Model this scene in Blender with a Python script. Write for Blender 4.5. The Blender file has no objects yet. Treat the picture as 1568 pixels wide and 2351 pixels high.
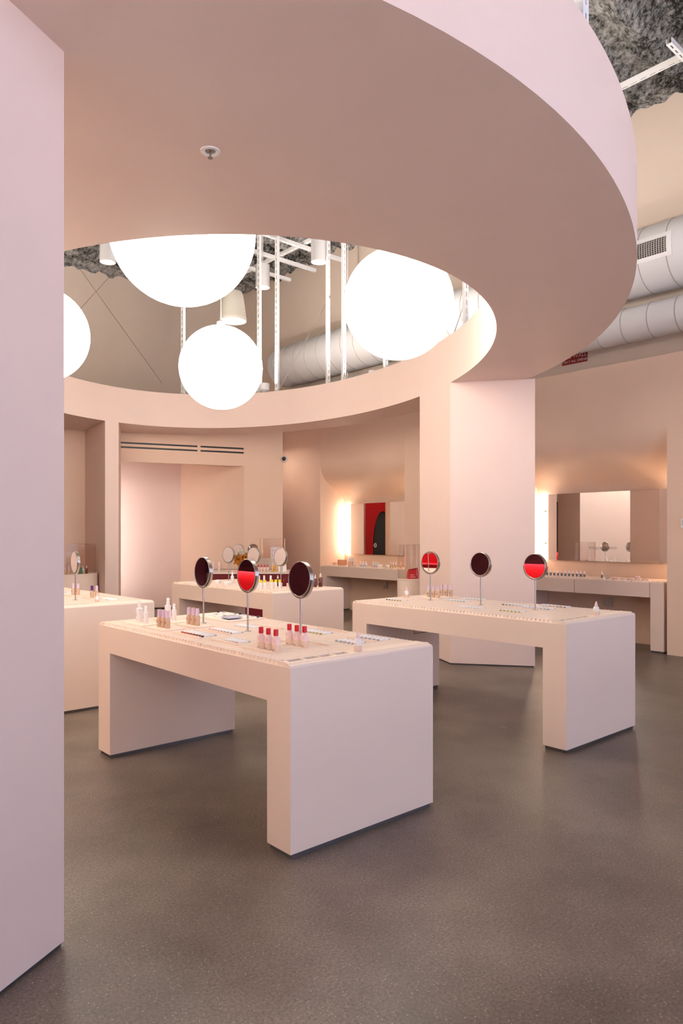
import bpy, bmesh, math, random
from mathutils import Vector, Matrix, noise
random.seed(7)
S = bpy.context.scene
COL = S.collection
PI = math.pi

# ------------------------------------------------------------------ camera, world, light, exposure
cam = bpy.data.cameras.new('camera'); camo = bpy.data.objects.new('camera', cam); COL.objects.link(camo)
camo.location = (0, 0, 1.5); camo.rotation_euler = (PI/2, 0, 0)
cam.sensor_fit = 'VERTICAL'; cam.sensor_height = 36.0; cam.lens = 1636/2351*36
cam.shift_y = (1228-1175.5)/2351; cam.clip_start = 0.05; cam.clip_end = 200
S.camera = camo
S.view_settings.view_transform = 'Standard'; S.view_settings.look = 'None'
S.view_settings.exposure = 0.63; S.view_settings.gamma = 1.0; S.view_settings.use_curve_mapping = False
try:
    S.cycles.max_bounces = 8; S.cycles.diffuse_bounces = 5; S.cycles.glossy_bounces = 4
    S.cycles.transmission_bounces = 4; S.cycles.transparent_max_bounces = 12
    S.cycles.use_adaptive_sampling = True; S.cycles.adaptive_threshold = 0.14; S.cycles.adaptive_min_samples = 16
    S.cycles.caustics_reflective = False; S.cycles.caustics_refractive = False
    S.cycles.sample_clamp_indirect = 6.0; S.cycles.use_denoising = True
except Exception: pass
SKY = (0.72, 0.775, 1.0); SKY_STRENGTH = 1.85
world = bpy.data.worlds.new('world'); S.world = world; world.use_nodes = True
bg = world.node_tree.nodes['Background']; bg.inputs[0].default_value = SKY + (1,); bg.inputs[1].default_value = SKY_STRENGTH
GLOBE = (1.0, 0.93, 0.80); GLOBE_STRENGTH = 6.1
TUBE = (1.0, 0.86, 0.68); TUBE_STRENGTH = 13.0

# the sun stands behind the shop, high over its roof: it lights the pavement outside the windows, not the room
sun = bpy.data.lights.new('sun', 'SUN'); sun.energy = 19.0; sun.angle = math.radians(0.5); sun.color = (1.0, 0.97, 0.96)
suno = bpy.data.objects.new('sun', sun); COL.objects.link(suno)
_d = Vector((math.sin(math.radians(41.45))*0.2, -math.cos(math.radians(41.45))*0.2, -0.98)); suno.rotation_euler = _d.to_track_quat('-Z', 'Y').to_euler(); suno.location = (0, 0, 30)

# building frame: local x = w (across the shop), local y = s (along the shop)
ANG = math.radians(41.45)
A0 = Vector((-0.2343, 3.2764, 0))
VX = Vector((math.cos(ANG), math.sin(ANG), 0)); UY = Vector((-math.sin(ANG), math.cos(ANG), 0))
FRAME = Matrix.Translation(A0) @ Matrix.Rotation(ANG, 4, 'Z')
def W(w, s, z=0.0): return A0 + VX*w + UY*s + Vector((0, 0, z))

# ------------------------------------------------------------------ materials
def mat(name, col, rough=0.5, metal=0.0, spec=0.5, trans=0.0, emit=None, estr=0.0, alpha=1.0, coat=0.0, ior=1.45):
    m = bpy.data.materials.new(name); m.use_nodes = True
    b = m.node_tree.nodes['Principled BSDF']
    b.inputs['Base Color'].default_value = tuple(col) + (1,)
    b.inputs['Roughness'].default_value = rough; b.inputs['Metallic'].default_value = metal
    b.inputs['Specular IOR Level'].default_value = spec; b.inputs['Transmission Weight'].default_value = trans
    b.inputs['IOR'].default_value = ior; b.inputs['Coat Weight'].default_value = coat
    if emit: b.inputs['Emission Color'].default_value = tuple(emit) + (1,); b.inputs['Emission Strength'].default_value = estr
    return m
def nn(m, t): return m.node_tree.nodes.new(t)
def lk(m, a, b): m.node_tree.links.new(a, b)
def paint(name, col, rough=0.55, var=0.03, bump=0.02, scale=3.0):
    m = mat(name, col, rough, spec=0.3); b = m.node_tree.nodes['Principled BSDF']
    tc = nn(m, 'ShaderNodeTexCoord'); n = nn(m, 'ShaderNodeTexNoise'); n.inputs['Scale'].default_value = scale; n.inputs['Detail'].default_value = 4
    r = nn(m, 'ShaderNodeMapRange'); r.inputs['To Min'].default_value = 1-var; r.inputs['To Max'].default_value = 1+var
    h = nn(m, 'ShaderNodeHueSaturation'); h.inputs['Color'].default_value = tuple(col)+(1,)
    lk(m, tc.outputs['Object'], n.inputs['Vector']); lk(m, n.outputs['Fac'], r.inputs['Value']); lk(m, r.outputs[0], h.inputs['Value']); lk(m, h.outputs[0], b.inputs['Base Color'])
    n2 = nn(m, 'ShaderNodeTexNoise'); n2.inputs['Scale'].default_value = 180; bp = nn(m, 'ShaderNodeBump'); bp.inputs['Strength'].default_value = bump; bp.inputs['Distance'].default_value = 0.01
    lk(m, tc.outputs['Object'], n2.inputs['Vector']); lk(m, n2.outputs['Fac'], bp.inputs['Height']); lk(m, bp.outputs[0], b.inputs['Normal'])
    return m
M = {}
M['wall'] = paint('wall_paint', (0.86, 0.64, 0.50))
M['ring'] = paint('ring_paint', (0.81, 0.635, 0.57))
M['upper'] = paint('upper_wall_paint', (0.77, 0.65, 0.55))
M['table'] = paint('table_lacquer', (0.84, 0.675, 0.575), rough=0.42, var=0.015, bump=0.0)
M['tray'] = paint('tray_lacquer', (0.86, 0.71, 0.605), rough=0.45, var=0.015, bump=0.0)
M['toekick'] = mat('toe_kick_metal', (0.18, 0.17, 0.17), 0.35, 0.8)
M['pavement'] = paint('pale_pavement', (0.48, 0.475, 0.50), 0.8, 0.05)
M['shadowgap'] = mat('shadow_gap', (0.05, 0.05, 0.055), 0.6)
M['well'] = mat('well_lining', (0.05, 0.04, 0.04), 0.6)
M['steel'] = mat('brushed_steel', (0.46, 0.43, 0.41), 0.28, 1.0)
M['mirror'] = mat('mirror_glass', (0.92, 0.92, 0.92), 0.01, 1.0)
M['white'] = mat('white_plastic', (0.88, 0.86, 0.85), 0.35)
M['milk'] = mat('milky_plastic', (0.83, 0.78, 0.77), 0.25)
M['label'] = mat('grey_print', (0.28, 0.27, 0.30), 0.6)
M['black'] = mat('black', (0.012, 0.012, 0.012), 0.4)
M['lilac'] = mat('lilac_cap', (0.70, 0.52, 0.63), 0.35)
M['found'] = mat('foundation_liquid', (0.62, 0.42, 0.28), 0.15, coat=0.6)
M['red'] = mat('red_cap', (0.62, 0.006, 0.02), 0.35)
M['pinkfrost'] = mat('frosted_pink_glass', (0.87, 0.64, 0.63), 0.35, coat=0.2)
M['peach'] = mat('peach_liquid', (0.84, 0.64, 0.51), 0.1, coat=0.7)
M['clearbase'] = mat('clear_glass_base', (0.62, 0.50, 0.44), 0.08, coat=1.0)
M['pink'] = mat('pale_pink_plastic', (0.82, 0.60, 0.58), 0.35)
M['nude'] = mat('nude_liquid', (0.78, 0.58, 0.47), 0.15, coat=0.6)
M['yellow'] = mat('yellow_cap', (0.86, 0.70, 0.02), 0.4)
M['amber'] = mat('amber_bottle', (0.11, 0.012, 0.008), 0.15, coat=0.8)
M['gold'] = mat('golden_oil', (0.75, 0.40, 0.05), 0.12, coat=0.8)
M['maroon'] = mat('maroon_lacquer', (0.16, 0.006, 0.014), 0.35)
M['purple'] = mat('purple_cap', (0.09, 0.02, 0.16), 0.3)
M['green'] = mat('green_jar', (0.08, 0.24, 0.14), 0.3)
M['orange'] = mat('orange_box', (0.80, 0.42, 0.26), 0.5)
M['blue'] = mat('pale_blue_liquid', (0.52, 0.60, 0.82), 0.15, coat=0.6)
M['bloom'] = mat('orange_petals', (0.62, 0.22, 0.015), 0.7)
M['bloomw'] = mat('cream_petals', (0.78, 0.72, 0.60), 0.7)
M['stem'] = mat('dry_stem', (0.16, 0.12, 0.05), 0.8)
M['galv'] = mat('galvanised_white', (0.80, 0.80, 0.81), 0.45, 0.0)
M['duct'] = paint('duct_paint', (0.72, 0.72, 0.735), rough=0.4, var=0.03)
M['seam'] = mat('duct_seam', (0.42, 0.39, 0.37), 0.5)
M['lampmetal'] = mat('lamp_metal', (0.60, 0.59, 0.60), 0.35)
M['bell'] = mat('bell_shade', (0.56, 0.52, 0.46), 0.4)
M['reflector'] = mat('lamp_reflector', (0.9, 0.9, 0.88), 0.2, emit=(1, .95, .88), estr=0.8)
M['globe'] = mat('opal_globe', (0.9, 0.9, 0.9), 0.4, emit=GLOBE, estr=GLOBE_STRENGTH)
M['tube'] = mat('led_tube', (0.9, 0.9, 0.9), 0.4, emit=TUBE, estr=TUBE_STRENGTH)
M['led'] = mat('led_panel', (0.9, 0.9, 0.9), 0.4, emit=(1, 0.90, 0.86), estr=18.0)
M['ledred'] = mat('added_led_strip', (0.9, 0.9, 0.9), 0.4, emit=(1, 0.9, 0.85), estr=20.0)
M['sign'] = mat('sign_red', (0.30, 0.015, 0.02), 0.5)
M['signtext'] = mat('sign_lettering', (0.70, 0.62, 0.58), 0.6)
M['etch'] = mat('etched_lettering', (0.36, 0.30, 0.28), 0.6)
M['redwall'] = mat('red_lacquer', (0.66, 0.004, 0.012), 0.5)
M['maroonwall'] = mat('maroon_wall', (0.10, 0.012, 0.022), 0.6)
M['socket'] = mat('socket_plate', (0.62, 0.52, 0.47), 0.4)
def acrylic(name, tint=(1, 1, 1), ior=1.35):
    m = bpy.data.materials.new(name); m.use_nodes = True; nt = m.node_tree; nt.nodes.clear()
    o = nn(m, 'ShaderNodeOutputMaterial'); mx = nn(m, 'ShaderNodeMixShader'); t = nn(m, 'ShaderNodeBsdfTransparent'); g = nn(m, 'ShaderNodeBsdfGlossy'); f = nn(m, 'ShaderNodeLayerWeight')
    t.inputs[0].default_value = tuple(tint)+(1,); g.inputs['Roughness'].default_value = 0.03; pw = nn(m, 'ShaderNodeMath'); pw.operation = 'POWER'; pw.inputs[1].default_value = 4.0; ad = nn(m, 'ShaderNodeMath'); ad.operation = 'MULTIPLY_ADD'; ad.inputs[1].default_value = 0.45; ad.inputs[2].default_value = 0.03; lk(m, f.outputs['Facing'], pw.inputs[0]); lk(m, pw.outputs[0], ad.inputs[0])
    lk(m, ad.outputs[0], mx.inputs[0]); lk(m, t.outputs[0], mx.inputs[1]); lk(m, g.outputs[0], mx.inputs[2]); lk(m, mx.outputs[0], o.inputs[0])
    return m
M['acrylic'] = acrylic('clear_acrylic', (0.97, 0.95, 0.94))
M['pane'] = acrylic('window_glass', (0.95, 0.97, 1.0), 1.2)
M['clearbox'] = acrylic('clear_tinted_plastic', (0.80, 0.82, 0.92))

def concrete():
    m = mat('polished_concrete', (0.2, 0.17, 0.15), 0.36, spec=0.45); b = m.node_tree.nodes['Principled BSDF']
    tc = nn(m, 'ShaderNodeTexCoord')
    n1 = nn(m, 'ShaderNodeTexNoise'); n1.inputs['Scale'].default_value = 0.9; n1.inputs['Detail'].default_value = 6; n1.inputs['Roughness'].default_value = 0.6
    n2 = nn(m, 'ShaderNodeTexNoise'); n2.inputs['Scale'].default_value = 90; n2.inputs['Detail'].default_value = 5; n2.inputs['Roughness'].default_value = 0.7
    v = nn(m, 'ShaderNodeTexVoronoi'); v.inputs['Scale'].default_value = 80
    v2 = nn(m, 'ShaderNodeTexVoronoi'); v2.inputs['Scale'].default_value = 1.1
    for n in (n1, n2, v, v2): lk(m, tc.outputs['Object'], n.inputs['Vector'])
    cr = nn(m, 'ShaderNodeValToRGB'); cr.color_ramp.elements[0].position = 0.36; cr.color_ramp.elements[0].color = (0.105, 0.080, 0.064, 1); cr.color_ramp.elements[1].position = 0.66; cr.color_ramp.elements[1].color = (0.225, 0.180, 0.150, 1)
    lk(m, n1.outputs['Fac'], cr.inputs[0])
    mr = nn(m, 'ShaderNodeMapRange'); mr.inputs['From Min'].default_value = 0.3; mr.inputs['From Max'].default_value = 0.7; mr.inputs['To Min'].default_value = 0.55; mr.inputs['To Max'].default_value = 1.45
    lk(m, n2.outputs['Fac'], mr.inputs['Value'])
    mu = nn(m, 'ShaderNodeMixRGB'); mu.blend_type = 'MULTIPLY'; mu.inputs[0].default_value = 1; lk(m, cr.outputs[0], mu.inputs[1]); lk(m, mr.outputs[0], mu.inputs[2])
    th = nn(m, 'ShaderNodeMath'); th.operation = 'LESS_THAN'; th.inputs[1].default_value = 0.17; lk(m, v.outputs['Distance'], th.inputs[0])
    rs = nn(m, 'ShaderNodeSeparateColor'); lk(m, v.outputs['Color'], rs.inputs[0])
    g2 = nn(m, 'ShaderNodeMath'); g2.operation = 'GREATER_THAN'; g2.inputs[1].default_value = 0.62; lk(m, rs.outputs[0], g2.inputs[0])
    ml = nn(m, 'ShaderNodeMath'); ml.operation = 'MULTIPLY'; lk(m, th.outputs[0], ml.inputs[0]); lk(m, g2.outputs[0], ml.inputs[1])
    m3 = nn(m, 'ShaderNodeMixRGB'); m3.inputs[2].default_value = (0.40, 0.35, 0.31, 1); lk(m, ml.outputs[0], m3.inputs[0]); lk(m, mu.outputs[0], m3.inputs[1])
    t4 = nn(m, 'ShaderNodeMapRange'); t4.inputs['From Min'].default_value = 0.055; t4.inputs['From Max'].default_value = 0.035; t4.inputs['To Min'].default_value = 0; t4.inputs['To Max'].default_value = 0.4; lk(m, v2.outputs['Distance'], t4.inputs['Value'])
    m4 = nn(m, 'ShaderNodeMixRGB'); m4.inputs[2].default_value = (0.22, 0.21, 0.215, 1); lk(m, t4.outputs[0], m4.inputs[0]); lk(m, m3.outputs[0], m4.inputs[1])
    lk(m, m4.outputs[0], b.inputs['Base Color'])
    r2 = nn(m, 'ShaderNodeMapRange'); r2.inputs['To Min'].default_value = 0.30; r2.inputs['To Max'].default_value = 0.46; lk(m, n1.outputs['Fac'], r2.inputs['Value']); lk(m, r2.outputs[0], b.inputs['Roughness'])
    bp = nn(m, 'ShaderNodeBump'); bp.inputs['Strength'].default_value = 0.04; bp.inputs['Distance'].default_value = 0.01; lk(m, n2.outputs['Fac'], bp.inputs['Height']); lk(m, bp.outputs[0], b.inputs['Normal'])
    return m
M['concrete'] = concrete()
def insulation():
    m = mat('sprayed_fibre', (0.3, 0.3, 0.3), 0.95, spec=0.05); b = m.node_tree.nodes['Principled BSDF']
    tc = nn(m, 'ShaderNodeTexCoord')
    n1 = nn(m, 'ShaderNodeTexNoise'); n1.inputs['Scale'].default_value = 15; n1.inputs['Detail'].default_value = 9; n1.inputs['Roughness'].default_value = 0.8
    lk(m, tc.outputs['Object'], n1.inputs['Vector'])
    cr = nn(m, 'ShaderNodeValToRGB'); e = cr.color_ramp.elements; e[0].position = 0.40; e[0].color = (0.05, 0.05, 0.05, 1); e[1].position = 0.62; e[1].color = (0.75, 0.74, 0.72, 1)
    mp = nn(m, 'ShaderNodeMapping'); mp.inputs['Scale'].default_value = (0.7, 3.0, 1.0); lk(m, tc.outputs['Object'], mp.inputs['Vector'])
    n2 = nn(m, 'ShaderNodeTexNoise'); n2.inputs['Scale'].default_value = 1.3; n2.inputs['Detail'].default_value = 4; lk(m, mp.outputs[0], n2.inputs['Vector'])  # streaks along the ridges put the shade of their valleys into the colour
    mr = nn(m, 'ShaderNodeMapRange'); mr.inputs['From Min'].default_value = 0.35; mr.inputs['From Max'].default_value = 0.65; mr.inputs['To Min'].default_value = -0.09; mr.inputs['To Max'].default_value = 0.07; lk(m, n2.outputs['Fac'], mr.inputs['Value'])
    ad = nn(m, 'ShaderNodeMath'); ad.operation = 'ADD'; lk(m, n1.outputs['Fac'], ad.inputs[0]); lk(m, mr.outputs[0], ad.inputs[1])
    lk(m, ad.outputs[0], cr.inputs[0]); lk(m, cr.outputs[0], b.inputs['Base Color'])
    bp = nn(m, 'ShaderNodeBump'); bp.inputs['Strength'].default_value = 1.0; bp.inputs['Distance'].default_value = 0.05; lk(m, n1.outputs['Fac'], bp.inputs['Height']); lk(m, bp.outputs[0], b.inputs['Normal'])
    return m
M['fibre'] = insulation()

# ------------------------------------------------------------------ mesh helpers
class MB:
    def __init__(s): s.v = []; s.f = []; s.sm = []
    def add(s, vs, fs, smooth=False):
        o = len(s.v); s.v += [tuple(p) for p in vs]
        for f in fs: s.f.append([o+i for i in f]); s.sm.append(smooth)
        return s
    def box(s, x0, x1, y0, y1, z0, z1):
        return s.add([(x0,y0,z0),(x1,y0,z0),(x1,y1,z0),(x0,y1,z0),(x0,y0,z1),(x1,y0,z1),(x1,y1,z1),(x0,y1,z1)],
                     [(3,2,1,0),(4,5,6,7),(0,1,5,4),(1,2,6,5),(2,3,7,6),(3,0,4,7)])
    def prism(s, poly, z0, z1, smooth=False):            # poly counter-clockwise in xy
        n = len(poly)
        s.add([(x,y,z0) for x,y in poly]+[(x,y,z1) for x,y in poly], [tuple(reversed(range(n))), tuple(range(n,2*n))])
        o = len(s.v)-2*n
        for i in range(n): s.f.append([o+i, o+(i+1)%n, o+n+(i+1)%n, o+n+i]); s.sm.append(smooth)
        return s
    def extr(s, prof, a, b, axis='y', smooth=False):      # profile in (x,z), extruded along y; or (y,z) along x
        n = len(prof)
        P = (lambda p, t: (p[0], t, p[1])) if axis == 'y' else (lambda p, t: (t, p[0], p[1]))
        s.add([P(p, a) for p in prof]+[P(p, b) for p in prof], [tuple(range(n)), tuple(reversed(range(n, 2*n)))])
        o = len(s.v)-2*n
        for i in range(n): s.f.append([o+n+i, o+n+(i+1)%n, o+(i+1)%n, o+i]); s.sm.append(smooth)
        return s
    def lathe(s, prof, seg=24, c=(0,0,0), axis='z', sx=1.0, sy=1.0, caps=True):    # prof [(r,z)...] bottom to top
        vs = []; fs = []; n = len(prof)
        for r, z in prof:
            for k in range(seg):
                a = 2*PI*k/seg; p = (r*math.cos(a)*sx, r*math.sin(a)*sy, z)
                if axis == 'x': p = (p[2], p[0], p[1])
                elif axis == 'y': p = (p[1], p[2], p[0])
                vs.append((p[0]+c[0], p[1]+c[1], p[2]+c[2]))
        for i in range(n-1):
            for k in range(seg): fs.append((i*seg+k, i*seg+(k+1)%seg, (i+1)*seg+(k+1)%seg, (i+1)*seg+k))
        s.add(vs, fs, True)
        o = len(s.v)-len(vs)
        if caps and prof[0][0] > 1e-6: s.f.append([o+k for k in reversed(range(seg))]); s.sm.append(False)
        if caps and prof[-1][0] > 1e-6: s.f.append([o+(n-1)*seg+k for k in range(seg)]); s.sm.append(False)
        return s
    def tube(s, p, q, r, seg=8):
        p = Vector(p); q = Vector(q); d = (q-p).normalized(); a = d.orthogonal().normalized(); b = d.cross(a)
        vs = [tuple(c + (a*math.cos(2*PI*k/seg)+b*math.sin(2*PI*k/seg))*r) for c in (p, q) for k in range(seg)]
        fs = [(k, (k+1)%seg, seg+(k+1)%seg, seg+k) for k in range(seg)]
        s.add(vs, fs, True); o = len(s.v)-2*seg
        s.f.append([o+k for k in reversed(range(seg))]); s.f.append([o+seg+k for k in range(seg)]); s.sm += [False, False]
        return s
    def mesh(s, name, m, sharp=35):
        me = bpy.data.meshes.new(name); me.from_pydata(s.v, [], s.f); me.update()
        bm = bmesh.new(); bm.from_mesh(me); bmesh.ops.remove_doubles(bm, verts=bm.verts, dist=1e-5); bmesh.ops.dissolve_degenerate(bm, edges=bm.edges, dist=1e-6)
        bmesh.ops.recalc_face_normals(bm, faces=bm.faces); bm.to_mesh(me); bm.free()
        if any(s.sm):
            me.shade_smooth()
            try: me.set_sharp_from_angle(angle=math.radians(sharp))
            except Exception: pass
        me.materials.append(m); return me
    def obj(s, name, m, parent=None, bevel=0.0, sharp=35, mw=None):
        return link(name, s.mesh(name, m, sharp), parent, bevel, mw)
def link(name, me, parent=None, bevel=0.0, mw=None):
    o = bpy.data.objects.new(name, me); COL.objects.link(o)
    if parent: o.parent = parent
    if mw is not None: o.matrix_world = mw
    if bevel:
        b = o.modifiers.new('bevel', 'BEVEL'); b.width = bevel; b.segments = 2; b.limit_method = 'ANGLE'; b.angle_limit = math.radians(40)
    return o
def tag(o, label=None, cat=None, group=None, kind=None):
    if label: o['label'] = label
    if cat: o['category'] = cat
    if group: o['group'] = group
    if kind: o['kind'] = kind
    return o
def struct(o, label=None): return tag(o, label, None, None, 'structure')
def empty(name, loc, rz=ANG):
    o = bpy.data.objects.new(name, None); COL.objects.link(o); o.location = loc; o.rotation_euler = (0, 0, rz); o.empty_display_size = 0.05
    return o
def dup(root, loc, rz=ANG):
    c = root.copy(); COL.objects.link(c); c.location = loc; c.rotation_euler = (0, 0, rz)
    for k in list(c.keys()): del c[k]
    for ch in kids[root.name]:
        d = ch.copy(); COL.objects.link(d); d.parent = c
        for g in kids.get(ch.name, []):
            e = g.copy(); COL.objects.link(e); e.parent = d
    return c
kids = {}
def reg(root):
    def rec(o):
        ch = [x for x in COL.objects if x.parent == o]; kids[o.name] = ch
        for c in ch: rec(c)
    rec(root); return root
def text_mesh(name, body, size, m, parent=None, mw=None, depth=0.0008, align='CENTER'):
    cu = bpy.data.curves.new(name, 'FONT'); cu.body = body; cu.size = size; cu.extrude = depth; cu.align_x = align; cu.align_y = 'CENTER'; cu.resolution_u = 3
    t = bpy.data.objects.new(name+'_curve', cu); COL.objects.link(t); bpy.context.view_layer.update()
    dg = bpy.context.evaluated_depsgraph_get(); me = bpy.data.meshes.new_from_object(t.evaluated_get(dg)); me.name = name
    bpy.data.objects.remove(t); me.materials.clear(); me.materials.append(m)
    return link(name, me, parent, 0, mw)
ORD = ['first', 'second', 'third', 'fourth', 'fifth', 'sixth', 'seventh', 'eighth', 'ninth', 'tenth', 'eleventh', 'twelfth']

# ------------------------------------------------------------------ the room shell
Z_CEIL = 7.4
struct(MB().box(-6.2, 8.2, -6.8, 13.2, -0.12, 0.0).obj('floor', M['concrete'], mw=FRAME), 'polished brown grey concrete floor with pale flecks')
struct(MB().box(-30, 34, -45, -6.8, -0.25, -0.12).obj('ground_outside', M['pavement'], mw=FRAME), 'added unseen pale pavement outside the shop front')  # added so that sunlit ground bounces daylight up to the soffit
# sprayed-fibre ceiling: lumpy ridges running across the shop
cb = MB(); st = 0.075; nx = int(14.2/st); ny = int(19.8/st); vs = []
for j in range(ny+1):
    for i in range(nx+1):
        x = -6.1+i*st; y = -6.7+j*st
        r = 0.5+0.5*math.cos(2*PI*(y+0.12*noise.noise((x*0.9, y*0.9, 3)))/0.62)
        tp = min(1.0, max(0.12, (7.65-x)/0.9)); z = Z_CEIL-tp*0.26*r**1.3 - 0.13*noise.noise((x*2.3, y*2.3, 0)) - 0.10*noise.noise((x*5, y*5, 5)) - 0.06*noise.noise((x*13, y*13, 9))
        vs.append((x, y, z))
cb.add(vs, [(j*(nx+1)+i, j*(nx+1)+i+1, (j+1)*(nx+1)+i+1, (j+1)*(nx+1)+i) for j in range(ny) for i in range(nx)], True)
ce = cb.obj('ceiling', M['fibre'], mw=FRAME, sharp=180); struct(ce, 'rough grey sprayed fibre ceiling with lumpy ridges')
struct(MB().box(-6.3, 8.3, 12.35, 12.6, 0, 7.6).obj('wall_back', M['upper'], mw=FRAME), 'tall beige back wall above the ring')
struct(MB().box(7.75, 8.0, -6.8, 12.35, 0, 7.6).obj('wall_upper_right', M['upper'], mw=FRAME), 'beige upper side wall behind the ducts')
struct(MB().box(-6.2, -5.95, -6.8, 12.35, 0, 7.6).obj('wall_left', M['wall'], mw=FRAME), 'peach wall on the far left behind the red bench')
# shop front behind the camera: piers, sill, header, and glazed windows between
fr = MB(); fr.box(-6.2, 8.0, -6.75, -6.55, 5.2, 7.6); fr.box(-6.2, 8.0, -6.75, -6.55, 0, 0.25)
for x0, x1 in ((-6.2, -5.4), (-2.2, -1.8), (1.4, 1.8), (5.0, 5.4), (7.6, 8.0)): fr.box(x0, x1, -6.75, -6.55, 0.25, 5.2)
struct(fr.obj('wall_front', M['wall'], mw=FRAME), 'shop front wall behind the viewer')
for k, (x0, x1) in enumerate(((-5.4, -2.2), (-1.8, 1.4), (1.8, 5.0), (5.4, 7.6))):
    wf = MB(); t = 0.06
    wf.box(x0, x1, -6.70, -6.60, 0.25, 0.25+t); wf.box(x0, x1, -6.70, -6.60, 5.2-t, 5.2); wf.box(x0, x0+t, -6.70, -6.60, 0.25+t, 5.2-t); wf.box(x1-t, x1, -6.70, -6.60, 0.25+t, 5.2-t)
    wo = wf.obj('window_%d' % (k+1), M['galv'], mw=FRAME); struct(wo, 'tall shop window behind the viewer')
    MB().box(x0+t, x1-t, -6.655, -6.645, 0.25+t, 5.2-t).obj('pane', M['pane'], wo)
pl = bpy.data.lights.new('window_portal', 'AREA'); pl.shape = 'RECTANGLE'; pl.size = 13.4; pl.size_y = 5.0; pl.cycles.is_portal = True
po = bpy.data.objects.new('window_portal', pl); COL.objects.link(po); po.location = W(1.1, -6.5, 2.7)
po.rotation_euler = UY.to_track_quat('-Z', 'Z').to_euler()

# right-hand wall with two mirror alcoves whose tops sweep inwards
WR = 6.968; WB = 7.61
wr = MB()
for s0, s1 in ((-6.55, 1.38), (3.66, 5.89), (8.17, 12.35)): wr.box(WR, 7.75, s0, s1, 0, 3.765)
curve = [(0, 2.86), (.02, 2.80), (.05, 2.735), (.12, 2.655), (.23, 2.572), (.35, 2.515), (.48, 2.463), (.65, 2.395), (.81, 2.325), (.90, 2.28), (.96, 2.235), (1, 2.16)]
prof = [(WR, 3.765)]+[(WR+d*(WB-WR), z) for d, z in curve]+[(WB, 0), (7.75, 0), (7.75, 3.765)]
for s0, s1 in ((1.38, 3.66), (5.89, 8.17)): wr.extr(prof, s0, s1, 'y', True)
wro = wr.obj('wall_right', M['wall'], mw=FRAME, sharp=32); struct(wro, 'peach side wall with two mirror alcoves')
struct(MB().box(WR+0.01, 7.74, -6.5, 1.37, 0.0, 0.012).obj('baseboard_right', M['shadowgap'], mw=FRAME), 'dark shadow gap under the side wall')

# angled wall with air slots at the back and the lit recess below it
C0 = Vector((-1.114, 13.5, 0)); EV = Vector((-0.915, -0.403, 0)); NV = Vector((-0.403, 0.915, 0))   # NV points away from camera
def C(t, n): p = C0+EV*t+NV*n; return (p.x, p.y)
vb = MB(); TH = 0.12
def ccw(poly):
    a = sum(poly[i][0]*poly[(i+1)%len(poly)][1]-poly[(i+1)%len(poly)][0]*poly[i][1] for i in range(len(poly)))
    return poly if a > 0 else poly[::-1]
SL = [(1.62, 2.945), (0.755, 1.565)]   # slot spans along the wall
def vwall(t0, t1, z0, z1): vb.prism(ccw([C(t0, 0), C(t1, 0), C(t1, TH), C(t0, TH)]), z0, z1)
zs = [2.773, 3.004, 3.034, 3.08, 3.11, 3.8]
ts = [0.0, 0.755, 1.565, 1.62, 2.99, 6.2]
for a in range(5):
    for b in range(5):
        if b in (1, 3) and a in (1, 3): continue
        vwall(ts[b], ts[b+1], zs[a], zs[a+1])
vwall(0, 0.757, 0, 2.773); vwall(3.35, 6.2, 0, 2.773)
vo = vb.obj('wall_slotted', M['wall']); struct(vo, 'peach bulkhead wall with black air slots')
for (t0, t1) in ((0.74, 1.58), (1.60, 3.0)):
    for z0, z1 in ((2.998, 3.040), (3.074, 3.116)):
        MB().prism(ccw([C(t0, .012), C(t1, .012), C(t1, .02), C(t0, .02)]), z0, z1).obj('air_slot', M['black'], vo)
Pa = C(0.757, 0); Pb = (-3.29, 14.58)
rc = MB(); rc.prism(ccw([Pa, Pb, (Pb[0]+0.06, Pb[1]+0.1), (Pa[0]+0.06, Pa[1]+0.1)]), 0, 3.25)
struct(rc.obj('wall_recess_side', M['wall']), 'slanting peach side wall of the lit recess')
lw = MB(); q = (Pb[0]-0.915*2.3, Pb[1]-0.403*2.3); lw.prism(ccw([Pb, q, (q[0]-0.04, q[1]+0.1), (Pb[0]-0.04, Pb[1]+0.1)]), 0.03, 3.25)
struct(lw.obj('wall_recess_back', M['ring']), 'brightly lit pale pink end wall of the recess')
rc2 = MB(); rc2.prism(ccw([C(0.757, TH), C(3.5, TH), q, Pb]), 3.25, 3.3); struct(rc2.obj('ceiling_recess', M['wall']), 'ceiling of the lit recess')
lp = empty('recess_light', (-4.35, 13.45, 0.25), 0); tag(lp, 'tall vertical light tube at the left of the pink recess, behind the slim pillar', 'light')
MB().lathe([(0.022, 0.03), (0.03, 0.05), (0.03, 2.35), (0.022, 2.37)], 16).obj('diffuser', M['led'], lp)
MB().lathe([(0.05, -0.25), (0.05, -0.235), (0.03, -0.22), (0.03, 0.03), (0.0, 0.031)], 16).obj('base', M['galv'], lp); MB().lathe([(0.032, 2.37), (0.032, 2.41), (0, 2.42)], 16).obj('cap', M['galv'], lp)
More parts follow.
